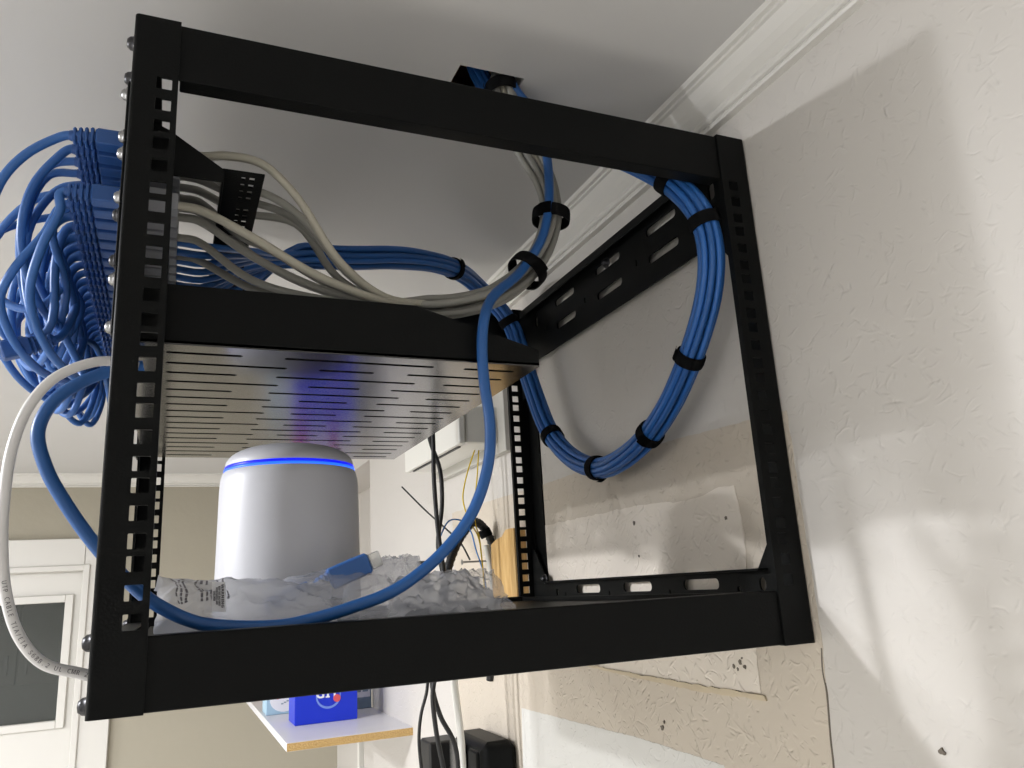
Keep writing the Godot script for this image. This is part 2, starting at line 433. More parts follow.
func build_room():
	var fl := -Y0
	var mb := MB.new(); mb.box(Vector3(-3.2, fl - 0.1, -3.9), Vector3(XW + 0.3, fl, 2.6)); struct("floor", mb, mats.floor)
	# ceiling with the cut hole above the rack
	mb = MB.new()
	mb.plate(Transform3D(Basis(Vector3(1, 0, 0), Vector3(0, 0, -1), Vector3(0, 1, 0)), Vector3(-3.2, CEIL, 2.6)), XW + 3.5, 6.5, 0.016, [[0.2395 + 3.2, 0.3035 + 3.2, 2.6 + 0.0755, 2.6 + 0.135, 0.0]])
	struct("ceiling", mb, mats.ceiling)
	mb = MB.new()                                              # the dark space above the board
	mb.box(Vector3(-0.2, CEIL + 0.30, -0.5), Vector3(0.48, CEIL + 0.32, 0.4))
	for w in [[-0.2, -0.18, -0.5, 0.4], [0.46, 0.48, -0.5, 0.4], [-0.2, 0.48, -0.5, -0.48], [-0.2, 0.48, 0.38, 0.4]]:
		mb.box(Vector3(w[0], CEIL + 0.016, w[2]), Vector3(w[1], CEIL + 0.30, w[3]))
	struct("trim_3", mb, mats.attic, "timber joist bay above the ceiling hole")
	# the wall that carries the rack; a shallow alcove begins beyond z = -1.5
	mb = MB.new()
	mb.box(Vector3(XW, fl, -1.50), Vector3(XW + 0.25, CEIL, 2.6))
	mb.box(Vector3(XW, 0.0, FARZ), Vector3(XW + 0.25, CEIL, -1.50))
	mb.box(Vector3(XW + 0.13, fl, FARZ), Vector3(XW + 0.25, 0.0, -1.50))
	var wl := struct("wall_right", mb, mats.wall)
	wall_patch(PackedVector2Array([Vector2(-0.86, -0.2035), Vector2(-0.43, -0.2035), Vector2(-0.17, -0.2005), Vector2(0.004, -0.2065), Vector2(0.006, -0.39), Vector2(-0.002, -0.4826), Vector2(-0.01, -0.75), Vector2(-0.86, -0.75)]), mats.wall_old, 0.0004, "old_paint", "bare beige older paint with rough tool marks", wl, 0.0006)
	wall_patch(PackedVector2Array([Vector2(-0.63, -0.262), Vector2(-0.467, -0.2597), Vector2(-0.234, -0.2588), Vector2(-0.16, -0.2635), Vector2(-0.127, -0.263), Vector2(-0.095, -0.2575), Vector2(-0.0734, -0.2587), Vector2(-0.0705, -0.2815), Vector2(-0.0684, -0.3038), Vector2(-0.0712, -0.3314), Vector2(-0.0725, -0.4359), Vector2(-0.16, -0.4385), Vector2(-0.266, -0.436), Vector2(-0.3776, -0.4331), Vector2(-0.63, -0.43)]), mats.wall_bare, 0.0011, "bare_patch", "lighter bare patch with torn edges", wl, 0.0009)
	wall_patch(PackedVector2Array([Vector2(-0.38, -0.4325), Vector2(-0.266, -0.4355), Vector2(-0.068, -0.4375), Vector2(-0.066, -0.4415), Vector2(-0.16, -0.4425), Vector2(-0.27, -0.4395), Vector2(-0.38, -0.4345)]), mats.torn_paper, 0.0022, "torn_paper", "torn strip of brown paper", wl, 0.0008)
	wall_patch(PackedVector2Array([Vector2(-0.5905, -0.5045), Vector2(-0.278, -0.5001), Vector2(-0.136, -0.503), Vector2(-0.10, -0.75), Vector2(-0.61, -0.75)]), mats.wall_white, 0.0007, "white_patch", "bright white primed patch", wl, 0.0005)
	# chips and screw holes
	for q in [[635, 523, 3.0], [727, 518, 2.5], [741, 662, 3.2], [735, 666, 2.4], [746, 667, 2.6], [739, 669, 1.8], [743, 658, 1.6], [663, 727, 3.5], [943, 752, 3.0], [640, 556, 2.0], [778, 628, 2.0], [665, 722, 2.0]]:
		var p := px(q[0], q[1], XW)
		var poly := PackedVector2Array()
		for k in 9:
			var an := TAU * k / 9
			poly.append(Vector2(p.z + cos(an) * q[2] * 0.00085 * rng.randf_range(0.5, 1.2), p.y + sin(an) * q[2] * 0.00085 * rng.randf_range(0.5, 1.2)))
		wall_patch(poly, mats.chipped, 0.0016, "chip", "", wl)
	# crack along the edge of the old paint
	mb = MB.new(); mb.tube(smooth([px(822, 648, XW), px(823, 670, XW), px(827, 692, XW), px(829, 715, XW), px(831, 740, XW), px(834, 768, XW), px(834, 800, XW)], 5), 0.0009, 5)
	part("crack", mb, mats.chipped, wl)
	# the other walls
	mb = MB.new(); mb.box(Vector3(-3.2, fl, -3.9), Vector3(-3.0, CEIL, 2.6)); struct("wall_left", mb, mats.room_wall)
	mb = MB.new(); mb.box(Vector3(-3.2, fl, 2.4), Vector3(XW + 0.3, CEIL, 2.6)); struct("wall_front", mb, mats.room_wall)
	# crown moulding
	var prof := [Vector2(0, 0.0800), Vector2(0.0075, 0.0800), Vector2(0.0085, 0.0825), Vector2(0.0075, 0.0852), Vector2(0.0062, 0.0858), Vector2(0.0095, 0.0868), Vector2(0.0110, 0.0890), Vector2(0.0105, 0.0925), Vector2(0.0125, 0.0940), Vector2(0.0175, 0.0985), Vector2(0.0215, 0.1040), Vector2(0.0245, 0.1105), Vector2(0.0262, 0.1140), Vector2(0.0292, 0.1150), Vector2(0.0292, 0.1178), Vector2(0.0330, 0.1188), Vector2(0.0340, 0.1245), Vector2(0, 0.1245)]
	var poly := PackedVector2Array()
	for p in prof: poly.append(p)
	mb = MB.new(); mb.prism(poly, Transform3D(Basis(Vector3(-1, 0, 0), Vector3(0, 1, 0), Vector3(0, 0, 1)), Vector3(XW, 0, FARZ)), 2.4 - FARZ)
	struct("trim_1", mb, mats.trim, "white crown moulding above the rack")
	mb = MB.new(); mb.prism(poly, Transform3D(Basis(Vector3(0, 0, 1), Vector3(0, 1, 0), Vector3(1, 0, 0)), Vector3(-3.0, 0, FARZ)), XW + 3.0)
	struct("trim_2", mb, mats.trim, "white crown moulding on the far wall")

func build_far_wall():
	var fl := -Y0
	var z := FARZ
	var dr := -0.2436; var dl := dr - 0.80; var dtop := -0.203     # door opening
	var mb := MB.new()
	mb.box(Vector3(dr, fl, z - 0.12), Vector3(XW + 0.25, CEIL, z))
	mb.box(Vector3(-3.0, fl, z - 0.12), Vector3(dl, CEIL, z))
	mb.box(Vector3(dl, dtop, z - 0.12), Vector3(dr, CEIL, z))
	struct("wall_back", mb, mats.far_wall)
	# behind the glass of the door: a small room, its cupboard standing for a reflection
	mb = MB.new()
	mb.box(Vector3(-3.2, fl, -3.9), Vector3(XW + 0.3, CEIL, -3.8)); struct("wall_back_room", mb, mats.room_wall)
	mb = MB.new(); mb.box(Vector3(XW + 0.1, fl, -3.8), Vector3(XW + 0.3, CEIL, z - 0.12)); struct("wall_side_room", mb, mats.room_wall)
	# casing and door
	var dn := Node3D.new(); dn.name = "door_1"; add_child(dn, true); dn.position = Vector3(dr, 0.0, z); dn.set_meta("kind", "structure"); dn.set_meta("label", "white panelled door with a dark glass pane in the far wall")
	mb = MB.new()
	mb.box(Vector3(dr, fl, z), Vector3(-0.1372, -0.0975, z + 0.02), 0.003); mb.box(Vector3(dr - 0.004, fl, z + 0.001), Vector3(dr + 0.018, dtop + 0.018, z + 0.028), 0.004)
	part("casing", mb, mats.trim, dn)
	mb = MB.new()
	mb.box(Vector3(dl - 0.10, fl, z), Vector3(dl, -0.0975, z + 0.02), 0.003)
	part("casing", mb, mats.trim, dn)
	mb = MB.new()
	mb.box(Vector3(dl, dtop, z), Vector3(dr, -0.0975, z + 0.021), 0.003); mb.box(Vector3(dl, dtop - 0.004, z + 0.001), Vector3(dr, dtop + 0.016, z + 0.028), 0.004)
	part("casing", mb, mats.trim, dn)
	var gx1 := -0.294; var gx0 := dl + 0.05; var gy1 := -0.306; var gy0 := -0.682
	mb = MB.new()
	mb.plate(Transform3D(Basis(), Vector3(dl, fl + 0.01, z - 0.05)), dr - dl, dtop - fl - 0.012, 0.04, [[gx0 - dl, gx1 - dl, gy0 - fl - 0.01, gy1 - fl - 0.01, 0.0], [gx0 - dl, gx1 - dl, -1.9 - fl - 0.01, -0.86 - fl - 0.01, 0.0]])
	part("door_leaf", mb, mats.trim, dn)
	mb = MB.new(); mb.box(Vector3(gx0, -1.9, z - 0.045), Vector3(gx1, -0.86, z - 0.025), 0.004); part("door_panel", mb, mats.trim, dn)
	for b in [[gx1 - 0.002, gx1 + 0.024, gy0 - 0.024, gy1 + 0.024], [gx0 - 0.024, gx0 + 0.002, gy0 - 0.024, gy1 + 0.024], [gx0, gx1, gy1 - 0.002, gy1 + 0.024], [gx0, gx1, gy0 - 0.024, gy0 + 0.002]]:
		mb = MB.new(); mb.box(Vector3(b[0], b[2], z - 0.012), Vector3(b[1], b[3], z + 0.002), 0.004); part("glazing_bead", mb, mats.trim, dn)
	mb = MB.new(); mb.box(Vector3(gx0, gy0, z - 0.032), Vector3(gx1, gy1, z - 0.028)); part("pane", mb, mats.pane, dn)
	# cupboard added behind the glass to stand for the reflection in the pane
	var t := thing("cupboard", "grey two-door cupboard added behind the door glass to stand for its reflection", "cupboard", Vector3(-0.55, fl, -3.6))
	mb = MB.new(); mb.box(Vector3(-1.15, fl, -3.78), Vector3(0.15, -0.25, -3.45), 0.004); part("body", mb, mats.cupboard, t)
	for s in [-1, 1]:
		mb = MB.new(); mb.box(Vector3(-0.53 if s > 0 else -0.99, -0.62, -3.45), Vector3(-0.07 if s > 0 else -0.535, -0.27, -3.43), 0.004)
		var d := part("door", mb, mats.cupboard, t)
		mb = MB.new(); mb.box(Vector3(-0.533 + s * 0.035 - 0.006, -0.58, -3.43), Vector3(-0.533 + s * 0.035 + 0.006, -0.50, -3.405), 0.003); part("handle", mb, mats.screw, d)

# ------------------------------------------------------------------ the rack
func side_xf(far: bool) -> Transform3D:
	return Transform3D(Basis(Vector3(1, 0, 0), Vector3(0, 1, 0), Vector3(0, 0, -1)), Vector3(0, 0, -W)) if far else Transform3D.IDENTITY
func bolt(mb: MB, p: Vector3, r := 0.0042, h := 0.0038):         # head pointing to -x
	mb.lathe(Transform3D(Basis(Vector3(0, 1, 0), Vector3(-1, 0, 0), Vector3(0, 0, 1)), p), [Vector2(r * 1.25, 0), Vector2(r * 1.25, 0.0008), Vector2(r * 1.25, 0.0008), Vector2(r, 0.0010), Vector2(r * 0.93, h * 0.6), Vector2(r * 0.6, h), Vector2(0, h * 1.1)], 16)
func build_rack():
	var yt := 0.0497; var yb := -0.392
	var t := thing("wall_mount_rack", "black steel open-frame network rack bolted to the wall", "rack", Vector3(0.233, yb, -W / 2))
	for far in [false, true]:
		for back in [false, true]:
			var mb := MB.new(); mb.xf = side_xf(far)
			var x0 := 0.4553 if back else -0.0200
			var x1 := 0.4862 if back else 0.0085
			var hx := 0.467 if back else 0.0
			var r := 0.003
			var holes := []
			for k in 24: holes.append([hx - 0.0048 - x0 - (0.0 if back else r), hx + 0.0048 - x0 - (0.0 if back else r), hole_y(k) - 0.0044 - yb, hole_y(k) + 0.0044 - yb, 0.0006])
			if back:
				mb.plate(Transform3D(Basis(), Vector3(x0, yb, -0.002)), x1 - x0 - r, yt - yb, 0.002, holes)
				mb.box(Vector3(x1 - 0.002, yb, -0.034), Vector3(x1, yt, -r))
				mb.box(Vector3(x0, yb, -0.006), Vector3(x0 + 0.002, yt, -0.002))
			else:
				mb.plate(Transform3D(Basis(), Vector3(x0 + r, yb, -0.002)), x1 - x0 - r, yt - yb, 0.002, holes)
				var fh := []
				for k in 24: fh.append([0.0213 - 0.0035 - r, 0.0213 + 0.0035 - r, hole_y(k) - 0.0035 - yb, hole_y(k) + 0.0035 - yb, 0.0034])
				mb.plate(Transform3D(Basis(Vector3(0, 0, -1), Vector3(0, 1, 0), Vector3(1, 0, 0)), Vector3(x0, yb, -r)), 0.034 - r, yt - yb, 0.002, fh)
				mb.box(Vector3(x1 - 0.002, yb, -0.006), Vector3(x1, yt, -0.002))
			for k in 5:                                      # rounded fold
				var a0 := PI / 2 * k / 5; var a1 := PI / 2 * (k + 1) / 5
				var cx := x1 - r if back else x0 + r
				var s := 1.0 if back else -1.0
				var p0 := Vector3(cx + s * sin(a0) * r, 0, -r + cos(a0) * r); var p1 := Vector3(cx + s * sin(a1) * r, 0, -r + cos(a1) * r)
				var n0 := Vector3(s * sin(a0), 0, cos(a0)); var n1 := Vector3(s * sin(a1), 0, cos(a1))
				mb.quadn(p0 + Vector3(0, yb, 0), p1 + Vector3(0, yb, 0), p1 + Vector3(0, yt, 0), p0 + Vector3(0, yt, 0), n0, n1, n1, n0)
			for yy in [yt - 0.002, yb]:                       # closed ends
				mb.box(Vector3(x0 + 0.0012, yy, -0.032), Vector3(x1 - 0.0012, yy + 0.002, -0.0012))
			part("back_post" if back else "front_post", mb, mats.black, t)
		for top in [true, false]:
			var mb := MB.new(); mb.xf = side_xf(far)
			var a := 0.0060 if top else yb + 0.0006
			var b := yt - 0.0008 if top else -0.3508
			mb.box(Vector3(0.0072, a, -0.0045), Vector3(0.4558, b, -0.0022), 0.0009)
			mb.box(Vector3(0.0092, a, -0.017), Vector3(0.4545, a + 0.002, -0.003), 0.0008)
			mb.box(Vector3(0.0092, b - 0.002, -0.024), Vector3(0.4545, b, -0.003), 0.0008)
			part("side_rail", mb, mats.black, t)
	# back cross rails, upright plates against the wall with slots
	for top in [true, false]:
		var z0 := -0.034; var z1 := -W + 0.034
		var a := -0.0338 if top else yb + 0.001
		var b := 0.0440 if top else -0.3335
		var holes := []
		var rows := [0.0255, -0.0060] if top else [-0.3445]
		for sl in [[-0.1012, -0.1562], [-0.2125, -0.2690], [-0.3210 if not top else -0.3262, -0.3800]]:
			for y in rows: holes.append([z0 - sl[0], z0 - sl[1], y - 0.0048 - a, y + 0.0048 - a, 0.0042])
		for zz in [-0.180, -0.300, -0.4095]:
			var yy := 0.0012 if top else -0.3516
			holes.append([z0 - zz - 0.0013, z0 - zz + 0.0013, yy - 0.0036 - a, yy + 0.0036 - a, 0.0008])
		var ov := [[-0.0425, 0.0177, 0.0045, 0.0085], [-0.0424, -0.0020, 0.003, 0.004], [-0.4409, 0.0207, 0.004, 0.0075]] if top else [[-0.0425, -0.3461, 0.0042, 0.0055], [-0.0740, -0.3497, 0.002, 0.0025], [-0.4332, -0.3473, 0.0025, 0.004]]
		for o in ov: holes.append([z0 - o[0] - o[2], z0 - o[0] + o[2], o[1] - o[3] - a, o[1] + o[3] - a, o[2] * 0.95])
		var mb := MB.new()
		mb.plate(Transform3D(Basis(Vector3(0, 0, -1), Vector3(0, 1, 0), Vector3(1, 0, 0)), Vector3(0.4770, a, z0)), z0 - z1, b - a, 0.002, holes)
		var ly := b if top else b
		mb.box(Vector3(0.4660, ly - 0.0015, z1), Vector3(0.4785, ly + 0.0005, z0), 0.0006)
		if top: mb.box(Vector3(0.4660, ly - 0.010, z1), Vector3(0.4675, ly, z0), 0.0006)
		var s := -1.0 if top else 1.0
		var e := a if top else b
		for far in [false, true]:
			mb.xf = side_xf(far)
			mb.prism(PackedVector2Array([Vector2(-0.004, a), Vector2(-0.004, b), Vector2(z0, b), Vector2(z0, a)]), Transform3D(Basis(Vector3(0, 0, 1), Vector3(0, 1, 0), Vector3(-1, 0, 0)), Vector3(0.4788, 0, 0)), 0.0018)
			mb.prism(PackedVector2Array([Vector2(-0.046, e), Vector2(-0.004, e), Vector2(-0.004, e + s * 0.046), Vector2(-0.014, e + s * 0.042)]), Transform3D(Basis(Vector3(0, 0, 1), Vector3(0, 1, 0), Vector3(-1, 0, 0)), Vector3(0.4790, 0, 0)), 0.0020)
		mb.xf = Transform3D.IDENTITY
		part("cross_rail", mb, mats.black, t)
	for top in [true, false]:                                 # front cross bars, bolted across the posts
		var mb := MB.new()
		mb.box(Vector3(-0.0202, 0.0062 if top else yb, -W + 0.034), Vector3(-0.0180, yt if top else -0.3515, -0.034), 0.0006)
		mb.box(Vector3(-0.0185, (yt - 0.002) if top else -0.3535, -W + 0.034), Vector3(-0.004, yt if top else -0.3515, -0.034), 0.0006)
		part("front_cross_bar", mb, mats.black, t)
	# fixings: frame screws on the front, wall bolts on the cross rails
	for y in [0.0405, 0.0127, -0.353, -0.3865]:
		for far in [false, true]:
			var mb := MB.new(); mb.xf = side_xf(far); bolt(mb, Vector3(-0.0202, y, -0.0213), 0.0050, 0.0050); part("bolt", mb, mats.dark_screw, t)
	for zz in [-0.241, -0.466]:
		var mb := MB.new(); bolt(mb, Vector3(0.4770, 0.0265 if zz > -0.3 else -0.330, zz), 0.0052, 0.006); part("bolt", mb, mats.dark_screw, t)

# ------------------------------------------------------------------ the vented shelf and the plain bottom shelf
func build_shelves():
	var y := -0.1712; var z0 := -0.0300; var z1 := -0.4715; var xb := 0.2765
	var t := thing("vented_shelf", "black vented cantilever rack shelf with long slots, fixed between the front posts", "shelf", Vector3(0.13, y, (z0 + z1) / 2))
	var holes := []
	var odd := [[0.009, 0.058], [0.086, 0.196], [0.220, 0.262]]; var even := [[0.009, 0.091], [0.114, 0.156], [0.182, 0.262]]
	for r in 17:
		var zz := 0.018 + r * 0.0253
		for s in (odd if r % 2 == 0 else even):
			holes.append([s[0] + 0.016, s[1] + 0.016, zz - 0.0025, zz + 0.0025, 0.0024])
	var mb := MB.new()
	mb.plate(Transform3D(Basis(Vector3(1, 0, 0), Vector3(0, 0, -1), Vector3(0, 1, 0)), Vector3(-0.016, y, z0)), xb + 0.016, z0 - z1, 0.0028, holes)
	part("vented_plate", mb, mats.shelf_black, t)
	for far in [false, true]:
		mb = MB.new()
		var zz := z0 - 0.0013 if not far else z1
		mb.prism(PackedVector2Array([Vector2(-0.016, y + 0.001), Vector2(-0.016, -0.1295), Vector2(0.178, -0.1295), Vector2(xb, -0.1575), Vector2(xb, y + 0.001)]), Transform3D(Basis(), Vector3(0, 0, zz)), 0.0013)
		part("side_flange", mb, mats.black, t)
		mb = MB.new(); mb.xf = side_xf(far)
		mb.box(Vector3(-0.0220, -0.1710, -0.0320), Vector3(-0.0202, -0.1275, -0.0128), 0.0005)
		part("mounting_ear", mb, mats.black, t)
		for yy in [-0.1333, -0.1651]:
			mb = MB.new(); mb.xf = side_xf(far); bolt(mb, Vector3(-0.0220, yy, -0.0213)); part("screw", mb, mats.screw, t)
	var t2 := thing("bottom_shelf", "plain black steel tray lying in the bottom of the rack under the plastic bags", "shelf", Vector3(0.23, -0.360, -W / 2))
	mb = MB.new(); mb.box(Vector3(0.002, -0.3600, -W + 0.0255), Vector3(0.452, -0.3565, -0.0255), 0.0008); part("tray", mb, mats.black, t2)
	mb = MB.new(); mb.box(Vector3(0.449, -0.3565, -W + 0.0255), Vector3(0.452, -0.3515, -0.0255), 0.0006); part("tray_lip", mb, mats.black, t2)

# ------------------------------------------------------------------ patch panels with jacks and lacing bars
const PORTS := 24
const PY := [-0.0180, -0.0608]
func port(row: int, k: int) -> Vector3:
	return Vector3(-0.0225, PY[row], -0.054 - 0.0181 * k)
func build_panels():
	for row in 2:
		var yc: float = [-0.0159, -0.0604][row]
		var t := thing("patch_bay", ["upper black patch panel with keystone jacks and a lacing bar behind", "lower black patch panel with keystone jacks, below the panel with the lacing bar"][row], "patch panel", Vector3(-0.01, yc - 0.022, -W / 2))
		var mb := MB.new()
		mb.box(Vector3(-0.0225, yc - 0.0218, -W + 0.0130), Vector3(-0.0203, yc + 0.0218, -0.0130), 0.0006)
		mb.box(Vector3(-0.0203, yc + 0.0198, -W + 0.035), Vector3(-0.012, yc + 0.0212, -0.035), 0.0004)
		mb.box(Vector3(-0.0203, yc - 0.0212, -W + 0.035), Vector3(-0.012, yc - 0.0198, -0.035), 0.0004)
		part("face_plate", mb, mats.black, t)
		for k in PORTS:
			mb = MB.new()
			var p := port(row, k)
			mb.box(Vector3(-0.0203, p.y - 0.009, p.z - 0.0072), Vector3(0.006, p.y + 0.009, p.z + 0.0072), 0.001)
			mb.box(Vector3(0.006, p.y - 0.006, p.z - 0.0065), Vector3(0.012, p.y + 0.007, p.z + 0.0065), 0.001)
			part("keystone_jack", mb, mats.jack, t, "grey keystone jack" if k == 0 else "")
		for far in [false, true]:
			for k in ([0, 2] if row == 0 else [3, 5]):
				mb = MB.new(); mb.xf = side_xf(far); bolt(mb, Vector3(-0.0225, hole_y(k), -0.0213)); part("screw", mb, mats.screw, t)
		if row == 1:                                        # unseen plate added below the lower panel to block lamp light
			var tm := thing("light_block_plate", "plain black one-unit plate added below the two patch panels to block lamp light", "blank plate", Vector3(-0.02, -0.1265, -W / 2))
			mb = MB.new(); mb.box(Vector3(-0.0225, -0.1263, -W + 0.0130), Vector3(-0.0203, -0.0830, -0.0130), 0.0006); part("face_plate", mb, mats.black, tm)
			for far in [false, true]:
				for k in [6, 8]:
					mb = MB.new(); mb.xf = side_xf(far); bolt(mb, Vector3(-0.0225, hole_y(k), -0.0213)); part("screw", mb, mats.dark_screw, tm)
		if row == 0:                                        # lacing bar on two arms
			for far in [false, true]:
				mb = MB.new(); mb.xf = side_xf(far)
				mb.prism(PackedVector2Array([Vector2(-0.018, -0.004), Vector2(0.004, -0.0135), Vector2(0.0400, -0.0375), Vector2(0.0400, -0.0475), Vector2(-0.018, -0.0475)]), Transform3D(Basis(), Vector3(0, 0, -0.0360)), 0.0018)
				part("bar_arm", mb, mats.black, t)
			mb = MB.new()
			var holes := []
			var ln := W - 0.070
			for k in 42:
				var v0 := 0.006 + k * 0.0102
				if k % 6 == 4: continue
				holes.append([0.0130, 0.0158, v0, v0 + 0.0045, 0.0005]); holes.append([0.0185, 0.0222, v0 - 0.0006, v0 + 0.0050, 0.0005])
			mb.plate(Transform3D(Basis(Vector3(1, 0, 0), Vector3(0, 0, -1), Vector3(0, 1, 0)), Vector3(0.0400, -0.0385, -0.0345)), 0.0285, ln, 0.0016, holes)
			mb.box(Vector3(0.0395, -0.0460, -W + 0.0355), Vector3(0.0410, -0.0380, -0.0355), 0.0005)
			part("lacing_bar", mb, mats.black, t)

# ------------------------------------------------------------------ cable bundles
func pack(nc: int, r: float) -> Array:
	var o := []
	var inner := 3 if nc > 9 else 2 if nc > 7 else 1
	for k in inner: o.append(Vector2(cos(TAU * k / inner + 0.4), sin(TAU * k / inner + 0.4)) * r * (1.16 if inner == 3 else 1.02 if inner == 2 else 0.0))
	var outer := nc - inner
	for k in outer: o.append(Vector2(cos(TAU * k / outer), sin(TAU * k / outer)) * max(r / sin(PI / outer), r * 2.05))
	return o
func frames(pts: PackedVector3Array) -> Array:                 # a turning-free frame along a line of points
	var o := []
	var t := (pts[1] - pts[0]).normalized()
	var a := t.cross(Vector3.UP)
	if a.length() < 0.1: a = t.cross(Vector3.RIGHT)
	a = a.normalized()
	for i in pts.size():
		var t2: Vector3 = (pts[min(i + 1, pts.size() - 1)] - pts[max(i - 1, 0)]).normalized()
		a = (a - t2 * a.dot(t2)).normalized()
		o.append([a, t2.cross(a)])
	return o
func strap(p: Vector3, dir: Vector3, r: float, label: String, group: String, tail := 0.0):
	var mb := MB.new()
	var y := dir.normalized(); var x := y.cross(Vector3.UP)
	if x.length() < 0.1: x = y.cross(Vector3.RIGHT)
	x = x.normalized()
	var b := Basis(x, y, x.cross(y))
	var h := 0.0058
	mb.lathe(Transform3D(b, p), [Vector2(r - 0.0006, -h), Vector2(r + 0.0010, -h), Vector2(r + 0.0010, -h), Vector2(r + 0.0014, -h * 0.5), Vector2(r + 0.0014, h * 0.5), Vector2(r + 0.0010, h), Vector2(r + 0.0010, h), Vector2(r - 0.0006, h)], 28)
	# the free end of the strap, lying on the turn below
	var a0 := tail
	for k in 8:
		var p0 := a0 + 0.09 * k; var p1 := a0 + 0.09 * (k + 1)
		var r0 := r + 0.0016 + 0.0002 * k; var r1 := r + 0.0016 + 0.0002 * (k + 1)
		var A := p + b * Vector3(cos(p0) * r0, -h, sin(p0) * r0); var B := p + b * Vector3(cos(p1) * r1, -h, sin(p1) * r1)
		var C := p + b * Vector3(cos(p1) * r1, h, sin(p1) * r1); var D := p + b * Vector3(cos(p0) * r0, h, sin(p0) * r0)
		var n0 := b * Vector3(cos(p0), 0, sin(p0)); var n1 := b * Vector3(cos(p1), 0, sin(p1))
		mb.quadn(A, B, C, D, n0, n1, n1, n0); mb.quadn(A, B, C, D, -n0, -n1, -n1, -n0)
	single("cable_strap", mb, mats.velcro, label, "strap", p, group)
func build_bundles():
	# blue bundle: lower panel -> far top corner -> loop on the wall -> up through the ceiling hole
	var r := 0.0031
	var cl := smooth([pz(300, 256, -0.245), pz(350, 258, -0.26), pz(400, 258, -0.285), pz(447, 266, -0.33), px(482, 291, 0.395), px(509, 322, 0.438), px(527, 372, 0.447), px(552, 436, 0.455), px(597, 468, 0.458), px(650, 434, 0.458), px(690, 358, 0.455), px(711, 275, 0.450), px(704, 222, 0.445), px(678, 188, 0.432), px(640, 165, 0.41), Vector3(0.375, 0.085, -0.10), Vector3(0.315, 0.108, -0.112), Vector3(0.277, 0.150, -0.119), Vector3(0.270, 0.24, -0.119)], 7)
	var fr := frames(cl)
	var off := pack(12, r)
	for i in 12:
		var p := []
		var zz := -0.115 - 0.0181 * i
		var st := Vector3(0.010, PY[1] - 0.001, zz)
		p.append(st); p.append(st + Vector3(0.022, -0.001, 0.0)); p.append(st.lerp(cl[0], 0.5) + Vector3(0.01, rng.randf_range(-0.004, 0.006), rng.randf_range(-0.006, 0.006)))
		var ph := rng.randf() * TAU
		for j in range(0, cl.size(), 3):
			var w := 0.10 * sin(j * 0.11 + ph)
			var o: Vector2 = off[i].rotated(w + j * 0.004) * (1.10 if j < 18 else 1.0) * (0.72 if j > cl.size() - 18 else 1.0)
			p.append(cl[j] + fr[j][0] * o.x + fr[j][1] * o.y)
		var mb := MB.new(); mb.tube(smooth(p, 4), r, 8)
		single("blue_cable", mb, [mats.blue, mats.blue_deep][i % 2], "blue network cable in the bundle looped against the wall and held by black straps", "cable", st, "blue cables of the wall loop")
	var R := 0.0128
	var ts := ["black strap around the blue bundle above the shelf, where it leaves the grey cables", "black strap tying the blue loop to the far end of the upper cross rail", "black strap low on the far side of the blue loop", "black strap at the lowest point of the blue loop", "black strap on the rising near side of the blue loop, just above its bottom", "black strap halfway up the near side of the blue loop", "black strap on the blue loop across the near end of the upper cross rail", "black strap on the blue loop right under the top side rail"]
	var pix := [[452, 268], [510, 324], [553, 439], [597, 471], [652, 433], [692, 354], [705, 222], [668, 183]]
	for k in 8:
		var best := 0; var bd := 1e9
		for j in cl.size():
			var q := (cl[j] - CAM) * cam_basis
			var d := Vector2(512 - F * q.x / q.z, 384 + F * q.y / q.z).distance_to(Vector2(pix[k][0], pix[k][1]))
			if d < bd: bd = d; best = j
		strap(cl[best], cl[min(best + 1, cl.size() - 1)] - cl[max(best - 1, 0)], R * (0.96 if k == 0 else 1.0), ts[k], "black straps on the cables", k * 1.3)
	# grey bundle: ceiling hole -> down -> fans out over the shelf to the panels
	var rg := 0.0032
	var gl := smooth([Vector3(0.288, 0.24, -0.095), Vector3(0.289, 0.15, -0.0945), pz(503, 95, -0.092), pz(528, 150, -0.090), pz(546, 185, -0.088), pz(551, 217, -0.088), pz(543, 248, -0.088), pz(524, 274, -0.086), pz(492, 296, -0.084), pz(455, 306, -0.084), pz(425, 308, -0.086)], 7)
	var gf := frames(gl)
	var ng := 10
	var go := pack(ng, rg)
	# each fan cable: [row, port, control pixels with z]
	var fan := [
		[0, 0, [[385, 297, -0.075], [340, 262, -0.062], [296, 196, -0.052], [262, 164, -0.048], [228, 156, -0.050]]],
		[0, 1, [[388, 300, -0.085], [346, 272, -0.080], [306, 222, -0.075], [270, 196, -0.075], [225, 184, -0.073]]],
		[0, 2, [[384, 300, -0.095], [340, 262, -0.095], [290, 216, -0.092], [240, 198, -0.092]]],
		[0, 3, [[380, 300, -0.10], [338, 278, -0.11], [296, 224, -0.112], [240, 212, -0.110]]],
		[0, 4, [[385, 302, -0.085], [330, 285, -0.10], [270, 250, -0.12], [240, 236, -0.126]]],
		[0, 5, [[380, 303, -0.09], [320, 290, -0.115], [262, 262, -0.142]]],
		[1, 0, [[390, 303, -0.065], [320, 277, -0.055], [250, 236, -0.050]]],
		[1, 1, [[385, 304, -0.070], [318, 288, -0.065], [255, 258, -0.068]]],
		[1, 3, [[375, 304, -0.080], [310, 297, -0.085], [250, 279, -0.10]]],
		[1, 5, [[370, 304, -0.090], [300, 300, -0.11], [250, 288, -0.135]]]]
	var gm := [mats.grey_c, mats.grey, mats.grey_b, mats.grey, mats.grey_b, mats.grey, mats.grey_c, mats.grey_b, mats.grey, mats.grey_b]
